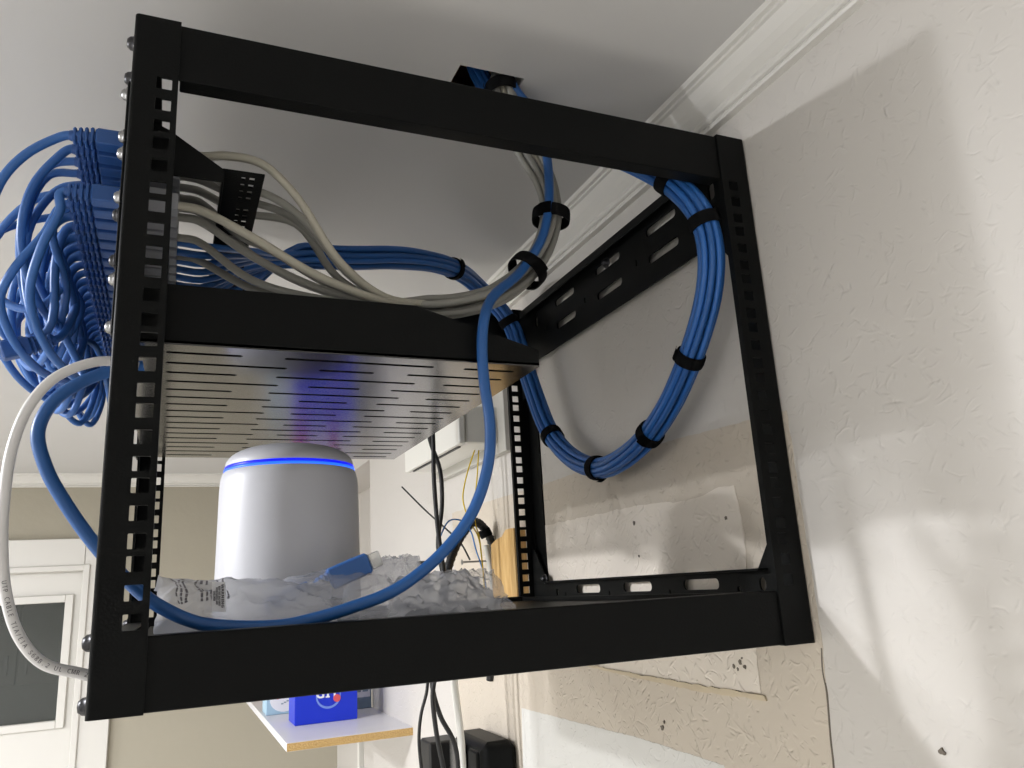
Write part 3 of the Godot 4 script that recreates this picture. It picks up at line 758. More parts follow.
	for i in ng:
		var p := []
		var ph := rng.randf() * TAU
		for j in range(0, gl.size(), 3):
			var u := float(j) / gl.size()
			var spread := 1.0 + 0.55 * exp(-pow((u - 0.27) / 0.10, 2.0)) + 0.12 * sin(j * 0.2 + ph) * (1.0 - exp(-pow((u - 0.55) / 0.15, 2.0)))
			if u > 0.8: spread = 1.05
			var o: Vector2 = go[i].rotated(0.25 * sin(j * 0.08 + ph)) * spread
			p.append(gl[j] + gf[j][0] * o.x + gf[j][1] * o.y)
		for q in fan[i][2]: p.append(pz(q[0], q[1], q[2]))
		var e: Vector3 = port(fan[i][0], fan[i][1]); e.x = 0.010
		p.append(e + Vector3(0.016, -0.001, 0)); p.append(e + Vector3(0.006, 0, 0)); p.append(e)
		var mb := MB.new(); mb.tube(smooth(p, 6), rg, 8)
		single("grey_cable", mb, gm[i], "grey network cable dropping from the ceiling hole and fanning out to the patch panels", "cable", e, "grey cables from the ceiling")
	var gst := ["black strap around the grey cables just below the top side rail", "black strap around the grey cables where they bend towards the shelf", "black strap around the grey cables in the ceiling hole"]
	var gp := [[551, 216], [527, 271], [505, 92]]
	for k in 3:
		var best := 0; var bd := 1e9
		for j in gl.size():
			var q := (gl[j] - CAM) * cam_basis
			var d := Vector2(512 - F * q.x / q.z, 384 + F * q.y / q.z).distance_to(Vector2(gp[k][0], gp[k][1]))
			if d < bd: bd = d; best = j
		strap(gl[best] + (CAM - gl[best]).normalized() * (0.0042 if k < 2 else 0.0), gl[best + 1] - gl[best - 1], 0.0162 if k < 2 else 0.0145, gst[k], "black straps on the cables", 2.0 + k)

# ------------------------------------------------------------------ patch cables at the front
func boot_mesh(mb: MB, p: Vector3, dir := Vector3(-1, 0, 0)):    # p at the panel face, dir away from it
	var x := -dir.normalized(); var z := x.cross(Vector3.UP)
	z = Vector3(0, 0, 1) if z.length() < 0.1 else z.normalized()
	var y := z.cross(x).normalized()
	var b := Basis(x, y, z)
	mb.obox(Transform3D(b, p + b * Vector3(-0.0110, 0.0002, 0)), Vector3(0.0095, 0.0062, 0.0062), 0.0016)
	mb.obox(Transform3D(b, p + b * Vector3(-0.0105, 0.0066, 0)), Vector3(0.0075, 0.0014, 0.0026), 0.0008)
	for k in 4:
		mb.obox(Transform3D(b, p + b * Vector3(-0.0222 - k * 0.0036, 0, 0)), Vector3(0.0012, 0.0062 - k * 0.0004, 0.0056 - k * 0.0004), 0.0009)
	mb.lathe(Transform3D(Basis(b.y, -b.x, b.z), p + b * Vector3(-0.020, 0, 0)), [Vector2(0.0046, 0), Vector2(0.0040, 0.0140), Vector2(0.0034, 0.0165)], 10)
func build_patch_cables():
	var r := 0.0031
	var own := {
		0: [[55, 139, -0.056], [25, 155, -0.058], [0, 183, -0.062], [-14, 235, -0.075], [-10, 300, -0.10], [15, 342, -0.13], [48, 330, -0.13], Vector3(-0.068, -0.085, -0.112)],
		1: [[55, 160, -0.074], [33, 186, -0.078], [22, 222, -0.085], [24, 262, -0.10], [38, 302, -0.13], [66, 335, -0.18], Vector3(-0.069, -0.092, -0.228)],
		3: [Vector3(-0.078, -0.022, -0.110), Vector3(-0.092, -0.065, -0.130), [84, 378, -0.17], [54, 358, -0.12], [34, 320, -0.09], [30, 288, -0.075], [42, 246, -0.060], [60, 210, -0.054]],
		10: [Vector3(-0.080, -0.026, -0.236), Vector3(-0.088, -0.080, -0.236), [86, 376, -0.22], [60, 380, -0.18], [30, 362, -0.13], [8, 330, -0.10], [0, 300, -0.09], [12, 272, -0.080], [45, 233, -0.074]]}
	for k in PORTS:
		var a := port(0, k)
		var kb := (k * 7 + 3) % PORTS
		var b := port(1, kb)
		var t := thing("patch_cable", "blue patch cable with ribbed boots looping between the two patch panels", "cable", a, "blue patch cables on the panels")
		var d: float = rng.randf_range(0.028, 0.075) if k > 2 else [0.062, 0.046, 0.035][k]
		var low := rng.randf_range(-0.160, -0.112)
		var zm := (a.z + b.z) / 2 + rng.randf_range(-0.03, 0.03)
		var e := -0.0595
		var mid_y := lerpf(a.y, low, 0.5)
		var pts := [a + Vector3(-0.024, 0, 0), a + Vector3(-0.037, 0, 0), Vector3(e - d * 0.45, a.y - 0.004, a.z - 0.004), Vector3(e - d * 0.95, lerpf(a.y, low, 0.30), lerpf(a.z, zm, 0.25)), Vector3(e - d, lerpf(a.y, low, 0.62), lerpf(a.z, zm, 0.55)), Vector3(e - d * 0.7, lerpf(a.y, low, 0.93), lerpf(a.z, zm, 0.85)), Vector3(e - d * 0.32, low, lerpf(zm, b.z, 0.35)), Vector3(e + 0.004 - d * 0.12, lerpf(low, b.y, 0.45), lerpf(zm, b.z, 0.7)), Vector3(e - 0.006 - d * 0.05, b.y - 0.012, b.z + 0.002), b + Vector3(-0.0385, -0.002, 0), b + Vector3(-0.024, 0, 0)]
		if own.has(k):                                     # loops whose course the photograph shows clearly
			pts = [a + Vector3(-0.024, 0, 0), a + Vector3(-0.037, 0, 0)]
			for q in own[k]: pts.append(q if q is Vector3 else pz(q[0], q[1], q[2]))
			pts.append(b + Vector3(-0.0385, -0.001, 0)); pts.append(b + Vector3(-0.024, 0, 0))
		var mb := MB.new(); mb.tube(smooth(pts, 6), r, 8); part("cable", mb, mats.blue_patch, t)
		mb = MB.new(); boot_mesh(mb, a); part("boot", mb, mats.blue_boot, t)
		mb = MB.new(); boot_mesh(mb, b); part("boot", mb, mats.blue_boot, t)

func build_loose_cables():
	# unplugged blue patch cable hanging at the far left
	var t := thing("loose_patch_cable", "blue patch cable with an unplugged end hanging beside the loops", "cable", pz(8, 352, -0.12))
	var tip := pz(-2, 353, -0.12)
	var dirv := Vector3(-0.5, -0.2, 0.1).normalized()
	var mb := MB.new()
	mb.tube(smooth([port(0, 23) + Vector3(-0.02, -0.128, 0.03), pz(96, 347, -0.30), pz(70, 340, -0.24), pz(46, 334, -0.18), pz(30, 340, -0.14), tip + Vector3(0.030, 0.010, -0.006)], 6), 0.0029, 8); part("cable", mb, mats.blue_patch, t)
	mb = MB.new(); boot_mesh(mb, tip, Vector3(0.5, 0.2, -0.1)); part("boot", mb, mats.blue_boot, t)
	mb = MB.new(); mb.obox(Transform3D(Basis(Vector3(0, 0, 1), -0.0).rotated(Vector3(0, 0, 1), 0.38), tip + Vector3(-0.008, -0.003, 0.0)), Vector3(0.0085, 0.0040, 0.0058), 0.0008); part("plug", mb, mats.clear, t, "clear plastic plug")
	# thick blue cable: front of the rack, in under the shelf, up with the grey bundle
	mb = MB.new()
	var bl := [Vector3(-0.004, -0.180, -0.055), pz(105, 373, -0.055), pz(78, 384, -0.052), pz(52, 403, -0.050), pz(38, 432, -0.050), pz(46, 468, -0.050), pz(62, 498, -0.050), pz(95, 545, -0.050), pz(130, 583, -0.048), pz(156, 604, -0.042), pz(195, 622, -0.036), Vector3(0.056, -0.3500, -0.034), Vector3(0.085, -0.3515, -0.034), pz(310, 620, -0.034), pz(350, 608, -0.032), pz(395, 590, -0.030), pz(440, 555, -0.028), pz(472, 513, -0.024), pz(488, 465, -0.0225), pz(490, 425, -0.0215), pz(484, 380, -0.0210), pz(482, 345, -0.0210), pz(484, 320, -0.022), pz(492, 298, -0.040), pz(522, 270, -0.0700), pz(541, 240, -0.0725), pz(548, 212, -0.0727), pz(549, 180, -0.0725), pz(546, 150, -0.073), pz(538, 118, -0.080), Vector3(0.2935, 0.124, -0.0835), Vector3(0.296, 0.2, -0.088)]
	mb.tube(smooth(bl, 7), 0.0041, 12)
	single("thick_blue_cable", mb, mats.blue_thick, "thick blue cable crossing in front of the vented shelf down to the bottom rail", "cable", bl[12])
	# white cable at the front
	t = thing("white_cable", "white printed network cable bowing out in front of the rack", "cable", pz(8, 600, 0.0))
	var wp := smooth([Vector3(-0.006, -0.1885, -0.026), pz(107, 361, -0.026), pz(80, 366, -0.024), pz(52, 380, -0.022), pz(28, 408, -0.020), pz(12, 448, -0.020), pz(4, 500, -0.020), pz(2, 545, -0.020), pz(6, 595, -0.020), pz(20, 638, -0.020), pz(44, 664, -0.022), pz(83, 674, -0.026), Vector3(-0.012, -0.3745, -0.0272)], 8)
	mb = MB.new(); mb.tube(wp, 0.0031, 12); part("cable", mb, mats.white_cable, t)
	var text := "UTP CABLE TIA/EIA 568B.2 UL CMR 24AWG"
	var tm := TextMesh.new(); var fo := SystemFont.new(); fo.font_names = PackedStringArray(["Droid Sans"]); tm.font = fo; tm.font_size = 16; tm.pixel_size = 0.00019; tm.depth = 0.0001
	var st := SurfaceTool.new(); st.begin(Mesh.PRIMITIVE_TRIANGLES)
	var o := base_of(t)
	var s := 0.0; var start := 0.172; var idx := 0; var seg := 0
	for i in wp.size() - 1:
		var L := wp[i].distance_to(wp[i + 1])
		while idx < text.length() and start + idx * 0.0023 < s + L:
			var f := (start + idx * 0.0023 - s) / L
			if f >= 0 and text[idx] != " ":
				var p := wp[i].lerp(wp[i + 1], f)
				var tx := (wp[i + 1] - wp[i]).normalized()
				var zz := (CAM - p).normalized(); zz = (zz - tx * zz.dot(tx)).normalized()
				var yy := zz.cross(tx)
				tm.text = text[idx]
				st.append_from(tm, 0, Transform3D(Basis(tx, yy, zz), p + zz * 0.00313 - o))
			idx += 1
		s += L
	var mi := MeshInstance3D.new(); mi.name = "printing"; mi.mesh = st.commit(); mi.material_override = mats.ink; t.add_child(mi, true); mi.set_meta("label", "small dark printing along the cable")

# ------------------------------------------------------------------ access point
func build_access_point():
	var b := Vector3(0.1115, -0.3565, -0.20)
	var t := thing("wireless_router", "white cylindrical wireless router with a domed top and a glowing blue ring", "router", b)
	var R := 0.0582; var H := 0.1505                        # height of the dome's top
	var ring_h := 0.1275
	var mb := MB.new()
	var prof := [Vector2(0, 0.0), Vector2(R * 0.96, 0.0), Vector2(R * 1.015, 0.004), Vector2(R * 1.025, 0.012)]
	for k in range(1, 7): prof.append(Vector2(lerpf(R * 1.025, R * 0.995, k / 6.0), lerpf(0.012, ring_h - 0.016, k / 6.0)))
	prof.append(Vector2(R * 0.985, ring_h - 0.008)); prof.append(Vector2(R * 0.962, ring_h - 0.0022)); prof.append(Vector2(R * 0.945, ring_h - 0.0008)); prof.append(Vector2(R * 0.945, ring_h - 0.0008)); prof.append(Vector2(0, ring_h - 0.0008))
	mb.lathe(Transform3D(Basis(), b), prof, 64); part("body", mb, mats.casing, t)
	mb = MB.new()
	mb.lathe(Transform3D(Basis(), b), [Vector2(R * 0.93, ring_h - 0.0008), Vector2(R * 0.949, ring_h - 0.0006), Vector2(R * 0.942, ring_h + 0.0014), Vector2(R * 0.92, ring_h + 0.0014)], 64); part("light_ring", mb, mats.ring_core, t, "glowing blue ring")
	mb = MB.new()
	mb.lathe(Transform3D(Basis(), b), [Vector2(R * 0.93, ring_h + 0.0013), Vector2(R * 0.942, ring_h + 0.0014), Vector2(R * 0.928, ring_h + 0.0038), Vector2(R * 0.90, ring_h + 0.0038)], 64); part("light_ring", mb, mats.ring, t, "glowing deep blue edge of the ring")
	mb = MB.new()
	prof = [Vector2(0, ring_h + 0.0036), Vector2(R * 0.922, ring_h + 0.0036), Vector2(R * 0.922, ring_h + 0.0036)]
	for k in range(0, 15):
		var an := PI / 2 * k / 14.0
		prof.append(Vector2(R * 0.925 * pow(cos(an), 0.80), ring_h + 0.0042 + (H - ring_h - 0.0042) * pow(sin(an), 0.92)))
	mb.lathe(Transform3D(Basis(), b), prof, 64); part("dome", mb, mats.casing, t)

# ------------------------------------------------------------------ plastic bags
func bag_mesh(mb: MB, pts: Array, th: float, sd: int, crease: float):
	# a pillow of film: pts = four corners (lower left, lower right, upper right, upper left) of its middle sheet
	var nz := FastNoiseLite.new(); nz.seed = sd; nz.noise_type = FastNoiseLite.TYPE_SIMPLEX; nz.fractal_type = FastNoiseLite.FRACTAL_RIDGED; nz.fractal_octaves = 2; nz.frequency = 1.0
	var nu := 44; var nv := 18
	var nn: Vector3 = (pts[1] - pts[0]).cross(pts[3] - pts[0]).normalized()
	var g := []
	for side in [1.0, -1.0]:
		var rows := []
		for j in nv + 1:
			var row := []
			for i in nu + 1:
				var u := float(i) / nu; var v := float(j) / nv
				var p: Vector3 = pts[0].lerp(pts[1], u).lerp(pts[3].lerp(pts[2], u), v)
				var edge := pow(sin(PI * clampf(u, 0.0, 1.0)), 0.5) * pow(sin(PI * v), 0.5)
				var q := p * 9.0 + Vector3(side * 7.0, 0, 0)
				var c := nz.get_noise_3d(q.x + v * 1.5, q.y * 0.7, q.z + u)
				p += nn * side * (th * edge + (c - 0.2) * crease * 0.8 * (0.35 + edge))
				p += Vector3(nz.get_noise_2d(u * 3.0 + 5, v * 2.0), nz.get_noise_2d(u * 3.0, v * 2.0 + 9), 0) * crease * 0.7 * (1.0 if j > 0 else 0.2)
				if p.y < -0.3560: p.y = -0.3560 + 0.0006 * (side + 1.0)
				row.append(p)
			rows.append(row)
		var nr := []
		for j in nv + 1:
			var row := []
			for i in nu + 1:
				var du: Vector3 = rows[j][min(i + 1, nu)] - rows[j][max(i - 1, 0)]
				var dv: Vector3 = rows[min(j + 1, nv)][i] - rows[max(j - 1, 0)][i]
				var m := du.cross(dv)
				m = m.normalized() if m.length() > 1e-12 else nn
				row.append(m if m.dot(nn * side) > 0 else -m)
			nr.append(row)
		for j in nv:
			for i in nu:
				mb.quadn(rows[j][i], rows[j][i + 1], rows[j + 1][i + 1], rows[j + 1][i], nr[j][i], nr[j][i + 1], nr[j + 1][i + 1], nr[j + 1][i])
		g.append(rows)
	return g
func build_bags():
	# left bag with printed label
	var t := thing("plastic_bag", "clear plastic bag with grey printed text and a WARNING label beside the front post", "bag", Vector3(0.06, -0.356, -0.07))
	var mb := MB.new()
	var g: Array = bag_mesh(mb, [Vector3(0.012, -0.3555, -0.060), Vector3(0.125, -0.3555, -0.064), pz(330, 582, -0.085), pz(156, 578, -0.075)], 0.009, 3, 0.0035)
	part("film", mb, mats.film_milky, t)
	print_lines(t, g[0], [[0.08, 0.16], [0.20, 0.27], [0.31, 0.36]], 0.55, 0.95)
	# paper label with the warning
	mb = MB.new()
	var la := pz(212, 582, -0.062); var lb := pz(225, 582, -0.062); var lc := pz(226, 612, -0.052); var ld := pz(212, 611, -0.052)
	var ln := (lb - la).cross(ld - la).normalized()
	if ln.z < 0: ln = -ln
	mb.quad(la, lb, lc, ld, ln); mb.quad(la - ln * 0.0003, lb - ln * 0.0003, lc - ln * 0.0003, ld - ln * 0.0003, -ln)
	var lab := part("label", mb, mats.paper, t, "small printed warning label")
	var tm := TextMesh.new(); var fo := SystemFont.new(); fo.font_names = PackedStringArray(["Droid Sans"]); fo.font_weight = 700; tm.font = fo; tm.font_size = 16; tm.pixel_size = 0.00022; tm.depth = 0.0001
	var st := SurfaceTool.new(); st.begin(Mesh.PRIMITIVE_TRIANGLES)
	var dn := (ld - la).normalized(); var rt := (lb - la).normalized(); rt = (rt - dn * rt.dot(dn)).normalized()
	var o := base_of(lab)
	for q in [["WARNING", 0.80, 1.0], ["KEEP THIS BAG AWAY", 0.55, 0.40], ["FROM BABIES AND", 0.36, 0.40], ["CHILDREN", 0.17, 0.40]]:
		tm.text = q[0]
		var ce := la.lerp(lb, q[1]) + (ld - la) * 0.5 + ln * 0.0004
		st.append_from(tm, 0, Transform3D(Basis(dn * q[2], rt * q[2] * (0.6 if q[2] == 1.0 else 1.2), ln), ce - o))
	var mi := MeshInstance3D.new(); mi.name = "lettering"; mi.mesh = st.commit(); mi.material_override = mats.ink; lab.add_child(mi, true)
	# middle bag with a packed blue patch cable in it
	t = thing("plastic_bag", "crumpled clear plastic bag around a blue packed cable in front of the white router", "bag", Vector3(0.15, -0.356, -0.08))
	mb = MB.new()
	bag_mesh(mb, [Vector3(0.070, -0.3555, -0.072), Vector3(0.205, -0.3555, -0.080), pz(418, 555, -0.105), pz(268, 583, -0.090)], 0.013, 8, 0.0045)
	part("film", mb, mats.film, t)
	mb = MB.new()
	bag_mesh(mb, [Vector3(0.130, -0.352, -0.085), Vector3(0.215, -0.353, -0.110), pz(418, 556, -0.125), pz(352, 560, -0.115)], 0.006, 21, 0.004)
	part("film", mb, mats.film, t)
	var t2 := thing("packed_patch_cable", "blue patch cable end with ribbed boot and clear plug packed in a plastic bag", "cable", pz(330, 582, -0.083))
	var p0 := pz(283, 600, -0.088); var p1 := pz(354, 569, -0.090)
	mb = MB.new()
	var dv := (p1 - p0).normalized()
	mb.tube(smooth([p0 + Vector3(-0.01, -0.006, 0), p0, p0.lerp(p1, 0.35)], 5), 0.0060, 10); part("cable", mb, mats.blue_patch, t2)
	mb = MB.new(); boot_mesh(mb, p1 + dv * 0.006, -dv)
	mb.obox(Transform3D(Basis(dv, dv.cross(Vector3(0, 0, 1)).normalized(), Vector3(0, 0, 1)), p1 - dv * 0.004), Vector3(0.016, 0.0078, 0.0064), 0.002)
	part("boot", mb, mats.blue_patch, t2)
	mb = MB.new(); mb.obox(Transform3D(Basis(dv, dv.cross(Vector3(0, 0, 1)).normalized(), Vector3(0, 0, 1)), p1 + dv * 0.0165), Vector3(0.0042, 0.0058, 0.0058), 0.001); part("plug", mb, mats.clear, t2, "clear plastic plug")
	# right bag, milky
	t = thing("plastic_bag", "crumpled milky plastic bag next to the far back post of the rack", "bag", Vector3(0.22, -0.356, -0.09))
	mb = MB.new()
	bag_mesh(mb, [Vector3(0.165, -0.3555, -0.075), Vector3(0.262, -0.3555, -0.085), pz(468, 571, -0.100), pz(388, 580, -0.085)], 0.011, 33, 0.0055)
	part("film", mb, mats.film_milky, t)
	mb = MB.new()
	bag_mesh(mb, [Vector3(0.205, -0.3555, -0.095), Vector3(0.272, -0.3560, -0.090), pz(492, 571, -0.130), pz(440, 572, -0.125)], 0.006, 41, 0.004)
	part("film", mb, mats.film, t)
	var pr := MB.new()
	for k in 5: pr.obox(Transform3D(Basis().rotated(Vector3(0, 0, 1), -0.75), pz(470 + k * 2.2, 580 + k * 3.4, -0.088)), Vector3(0.0035, 0.0006, 0.0002), 0.0)
	part("printing", pr, mats.ink, t, "small dark printing")
func print_lines(t: Node3D, rows: Array, cols: Array, v0: float, v1: float):     # illegible lines of print lying on the film
	var r := RandomNumberGenerator.new(); r.seed = 5
	var nv := rows.size() - 1; var nu: int = rows[0].size() - 1
	var mb := MB.new()
	for c in cols:
		for line in 3:
			var v := v0
			while v < v1:
				var ln := r.randf_range(0.02, 0.06)
				if r.randf() < 0.85:
					var q := []
					for w in [[v, 0.0], [v + ln, 0.0], [v + ln, 0.010], [v, 0.010]]:
						var uu: float = lerpf(c[0], c[1], clampf(1.0 - w[0], 0, 1)) + line * 0.022 + w[1]
						var fi := clampf(uu * nu, 0, nu - 0.001); var fj := clampf(w[0] * nv, 0, nv - 0.001)
						var i := int(fi); var j := int(fj)
						var A: Vector3 = rows[j][i].lerp(rows[j][i + 1], fi - i); var B: Vector3 = rows[j + 1][i].lerp(rows[j + 1][i + 1], fi - i)
						q.append(A.lerp(B, fj - j) + Vector3(0, 0, 0.0009))
					mb.quad(q[0], q[1], q[2], q[3], Vector3(0, 0, 1))
				v += ln + 0.012
	part("printing", mb, mats.faint_ink, t, "rows of small grey print")

# ------------------------------------------------------------------ things on the wall beyond the rack
func build_wall_items():
	# white fibre terminal
	var t := thing("fibre_terminal", "white wall-mounted fibre terminal box behind the vented shelf", "network box", Vector3(XW, -0.124, -0.74))
	var xf := 0.4113; var zn := -0.600; var zf := -0.90; var yb := -0.124; var yt := -0.065
	var mb := MB.new(); mb.box(Vector3(xf + 0.012, yb, zf), Vector3(XW, yt, zn), 0.004); part("housing", mb, mats.plastic_white, t)
	mb = MB.new(); mb.box(Vector3(xf, yb - 0.001, zf - 0.001), Vector3(xf + 0.0115, yt + 0.001, zn + 0.001), 0.003); part("cover", mb, mats.plastic_white, t)
	mb = MB.new(); mb.box(Vector3(xf + 0.006, yb - 0.003, zf + 0.03), Vector3(xf + 0.010, yb - 0.0005, zn - 0.02)); part("socket_slot", mb, mats.cord, t, "black slot in the underside")
	mb = MB.new(); mb.box(Vector3(XW - 0.012, yb - 0.016, zf - 0.01), Vector3(XW, yt + 0.04, zn + 0.030), 0.002); part("back_plate", mb, mats.plastic_grey, t)
	# yellow fibre leads
	for k in 2:
		mb = MB.new()
		var a := pz([476, 479][k], 446, -0.66)
		mb.tube(smooth([a, pz([466, 477][k], 478, -0.655), pz([463, 475][k], 500, -0.65), pz([470, 475][k], 522, -0.64), pz([478, 479][k], 536, -0.63), pz(482, 560, -0.625), pz(486, 610, -0.63)], 6), 0.0011, 6)
		single("yellow_fibre", mb, mats.yellow, ["thin yellow fibre lead bowing out below the white terminal box", "thin yellow fibre lead hanging straight below the white terminal box"][k], "cable", a)
	# thin blue lead
	mb = MB.new()
	mb.tube(smooth([pz(436, 560, -0.60), pz(440, 538, -0.60), pz(449, 521, -0.60), pz(462, 521, -0.61), pz(471, 532, -0.62), pz(476, 550, -0.62), pz(483, 571, -0.63), pz(488, 600, -0.64)], 6), 0.0012, 6)
	single("thin_blue_lead", mb, mats.thin_blue, "thin light blue lead arching over the black cords", "cable", pz(462, 521, -0.61))
	# black corrugated sleeve, two arches
	mb = MB.new()
	var sl := smooth([pz(442, 605, -0.62), pz(449, 565, -0.62), pz(462, 535, -0.63), pz(476, 522, -0.65), pz(488, 534, -0.66), pz(495, 560, -0.66), pz(497, 600, -0.66), pz(490, 680, -0.70)], 12)
	mb.tube(sl, 0.0062, 10)
	for i in range(0, sl.size() - 1, 1):
		if i % 2 == 0: mb.tube(PackedVector3Array([sl[i], sl[i].lerp(sl[i + 1], 0.45)]), 0.0070, 10)
	single("corrugated_sleeve", mb, mats.cord, "black corrugated cable sleeve arched beside the wood block", "cable sleeve", sl[40])
	mb = MB.new(); var s2 := smooth([pz(486, 545, -0.648), pz(492, 575, -0.648), pz(495, 612, -0.65)], 6); mb.tube(s2, 0.0050, 8)
	single("grey_sleeve", mb, mats.plastic_grey, "pale grey cable running down inside the black sleeve arch", "cable", s2[0])
	# black tape wrapped on the sleeve
	strap(pz(485, 533, -0.655), Vector3(0.05, -0.10, 0.0), 0.0082, "black tape wrapped around the corrugated sleeve", "", 0.0)
	# wood block
	mb = MB.new()
	var wz := XW - 0.0005
	var poly := PackedVector2Array([Vector2(-0.627, -0.62), Vector2(-0.627, -0.300), Vector2(-0.6215, -0.268), Vector2(-0.6050, -0.2640), Vector2(-0.585, -0.2655), Vector2(-0.570, -0.2570), Vector2(-0.552, -0.2565), Vector2(-0.545, -0.2600), Vector2(-0.545, -0.62)])
	poly = PackedVector2Array([Vector2(-0.632, -0.375), Vector2(-0.630, -0.275), Vector2(-0.612, -0.2690), Vector2(-0.585, -0.2655), Vector2(-0.570, -0.2570), Vector2(-0.552, -0.2565), Vector2(-0.540, -0.2570), Vector2(-0.540, -0.375)])
	mb.prism(poly, Transform3D(Basis(Vector3(0, 0, 1), Vector3(0, 1, 0), Vector3(-1, 0, 0)), Vector3(wz, 0, 0)), 0.019)
	single("wood_block", mb, mats.wood, "rough pale pine block fixed to the wall beside the far back post", "wood block", Vector3(XW, -0.375, -0.58))
	# screw sticking out of the wall
	t = thing("wall_screw", "long grey screw sticking out of the wall in front of the thin blue lead", "screw", px(485, 561, XW))
	mb = MB.new(); var sb := px(487, 561, XW); var hd := Vector3(sb.x - 0.040, sb.y, sb.z)
	mb.tube(PackedVector3Array([sb + Vector3(0.01, 0, 0), hd]), 0.0016, 8); part("shank", mb, mats.screw, t)
	mb = MB.new(); mb.lathe(Transform3D(Basis(Vector3(0, 1, 0), Vector3(-1, 0, 0), Vector3(0, 0, 1)), hd), [Vector2(0.0016, 0), Vector2(0.0046, 0.0025), Vector2(0.0046, 0.0025), Vector2(0, 0.003)], 14); part("head", mb, mats.screw, t)
	# black power cords
	for q in [[[430, 405], [433, 435], [434, 480], [438, 530], [444, 575], [446, 620], [440, 660], [433, 690], [436, 730], [444, 772], [448, 810]], [[424, 400], [430, 440], [440, 470], [442, 505], [438, 545], [445, 590], [440, 640], [432, 680], [440, 715], [455, 745], [460, 800]]]:
		mb = MB.new(); var l := []
		for e in q: l.append(pz(e[0], e[1], -0.585 if q[0][0] == 430 else -0.600))
		mb.tube(smooth(l, 6), 0.0034, 8)
		single("power_cable", mb, mats.cord, "black power cord hanging between the shelf and the adapters", "cord", l[5], "black power cords")
	mb = MB.new(); var lo := [pz(428, 660, -0.62), pz(427, 690, -0.62), pz(421, 715, -0.62), pz(419, 740, -0.62), pz(422, 775, -0.62), pz(425, 810, -0.62)]
	mb.tube(smooth(lo, 6), 0.0024, 8); single("thin_black_cable", mb, mats.cord, "thin single black cord hanging beside the laundry shelf", "cord", lo[2])
	mb = MB.new(); var ti := [px(402, 487, 0.44), px(425, 510, 0.45), px(445, 528, 0.455), px(462, 545, 0.465), px(470, 560, 0.475)]
	mb.tube(smooth(ti, 6), 0.0016, 6); single("wire_stub", mb, mats.cord, "stiff black wire end sticking out across the white wall", "cable", ti[2])
	# black plastic wedge by the cords
	mb = MB.new()
	mb.prism(PackedVector2Array([Vector2(-0.020, 0), Vector2(0.018, 0), Vector2(0.008, 0.052), Vector2(0.002, 0.056)]), Transform3D(Basis(Vector3(0, 0, 1), Vector3(0, 1, 0), Vector3(-1, 0, 0)), px(428, 590, XW)), 0.022)
	single("black_bracket", mb, mats.cord, "small black wedge-shaped bracket on the wall beside the black cords", "bracket", px(428, 590, XW))
	# power adapters below the rack, against the wall
	t = thing("power_adapter", "black power adapter plugged in below the rack beside the white conduit", "adapter", Vector3(XW - 0.05, -0.64, -0.80))
	mb = MB.new(); mb.box(Vector3(0.405, -0.70, -0.83), Vector3(0.455, -0.567, -0.775), 0.004); part("body", mb, mats.cord, t)
	mb = MB.new(); mb.box(Vector3(0.455, -0.69, -0.82), Vector3(XW, -0.58, -0.785), 0.002); part("plug_base", mb, mats.cord, t)
	t = thing("power_strip", "glossy black surge protector with rounded edges on the wall under the rack", "power strip", Vector3(XW - 0.03, -0.70, -0.66))
	mb = MB.new(); mb.box(Vector3(0.432, -0.72, -0.745), Vector3(XW, -0.548, -0.610), 0.012); part("body", mb, mats.black, t)
	mb = MB.new(); mb.box(Vector3(0.424, -0.72, -0.738), Vector3(0.434, -0.556, -0.672), 0.005); part("cover", mb, mats.shelf_black, t)
	mb = MB.new(); mb.box(Vector3(0.428, -0.72, -0.664), Vector3(0.436, -0.560, -0.625), 0.004); part("cover", mb, mats.black, t)
	# white conduit
	mb = MB.new(); var wc := [pz(452, 640, -0.63), pz(454, 680, -0.63), pz(457, 705, -0.63), pz(461, 740, -0.63), pz(464, 800, -0.63)]
	mb.tube(smooth(wc, 6), 0.0052, 10); single("white_conduit", mb, mats.plastic_white, "white flexible conduit running down in front of the black adapters", "conduit", wc[2])

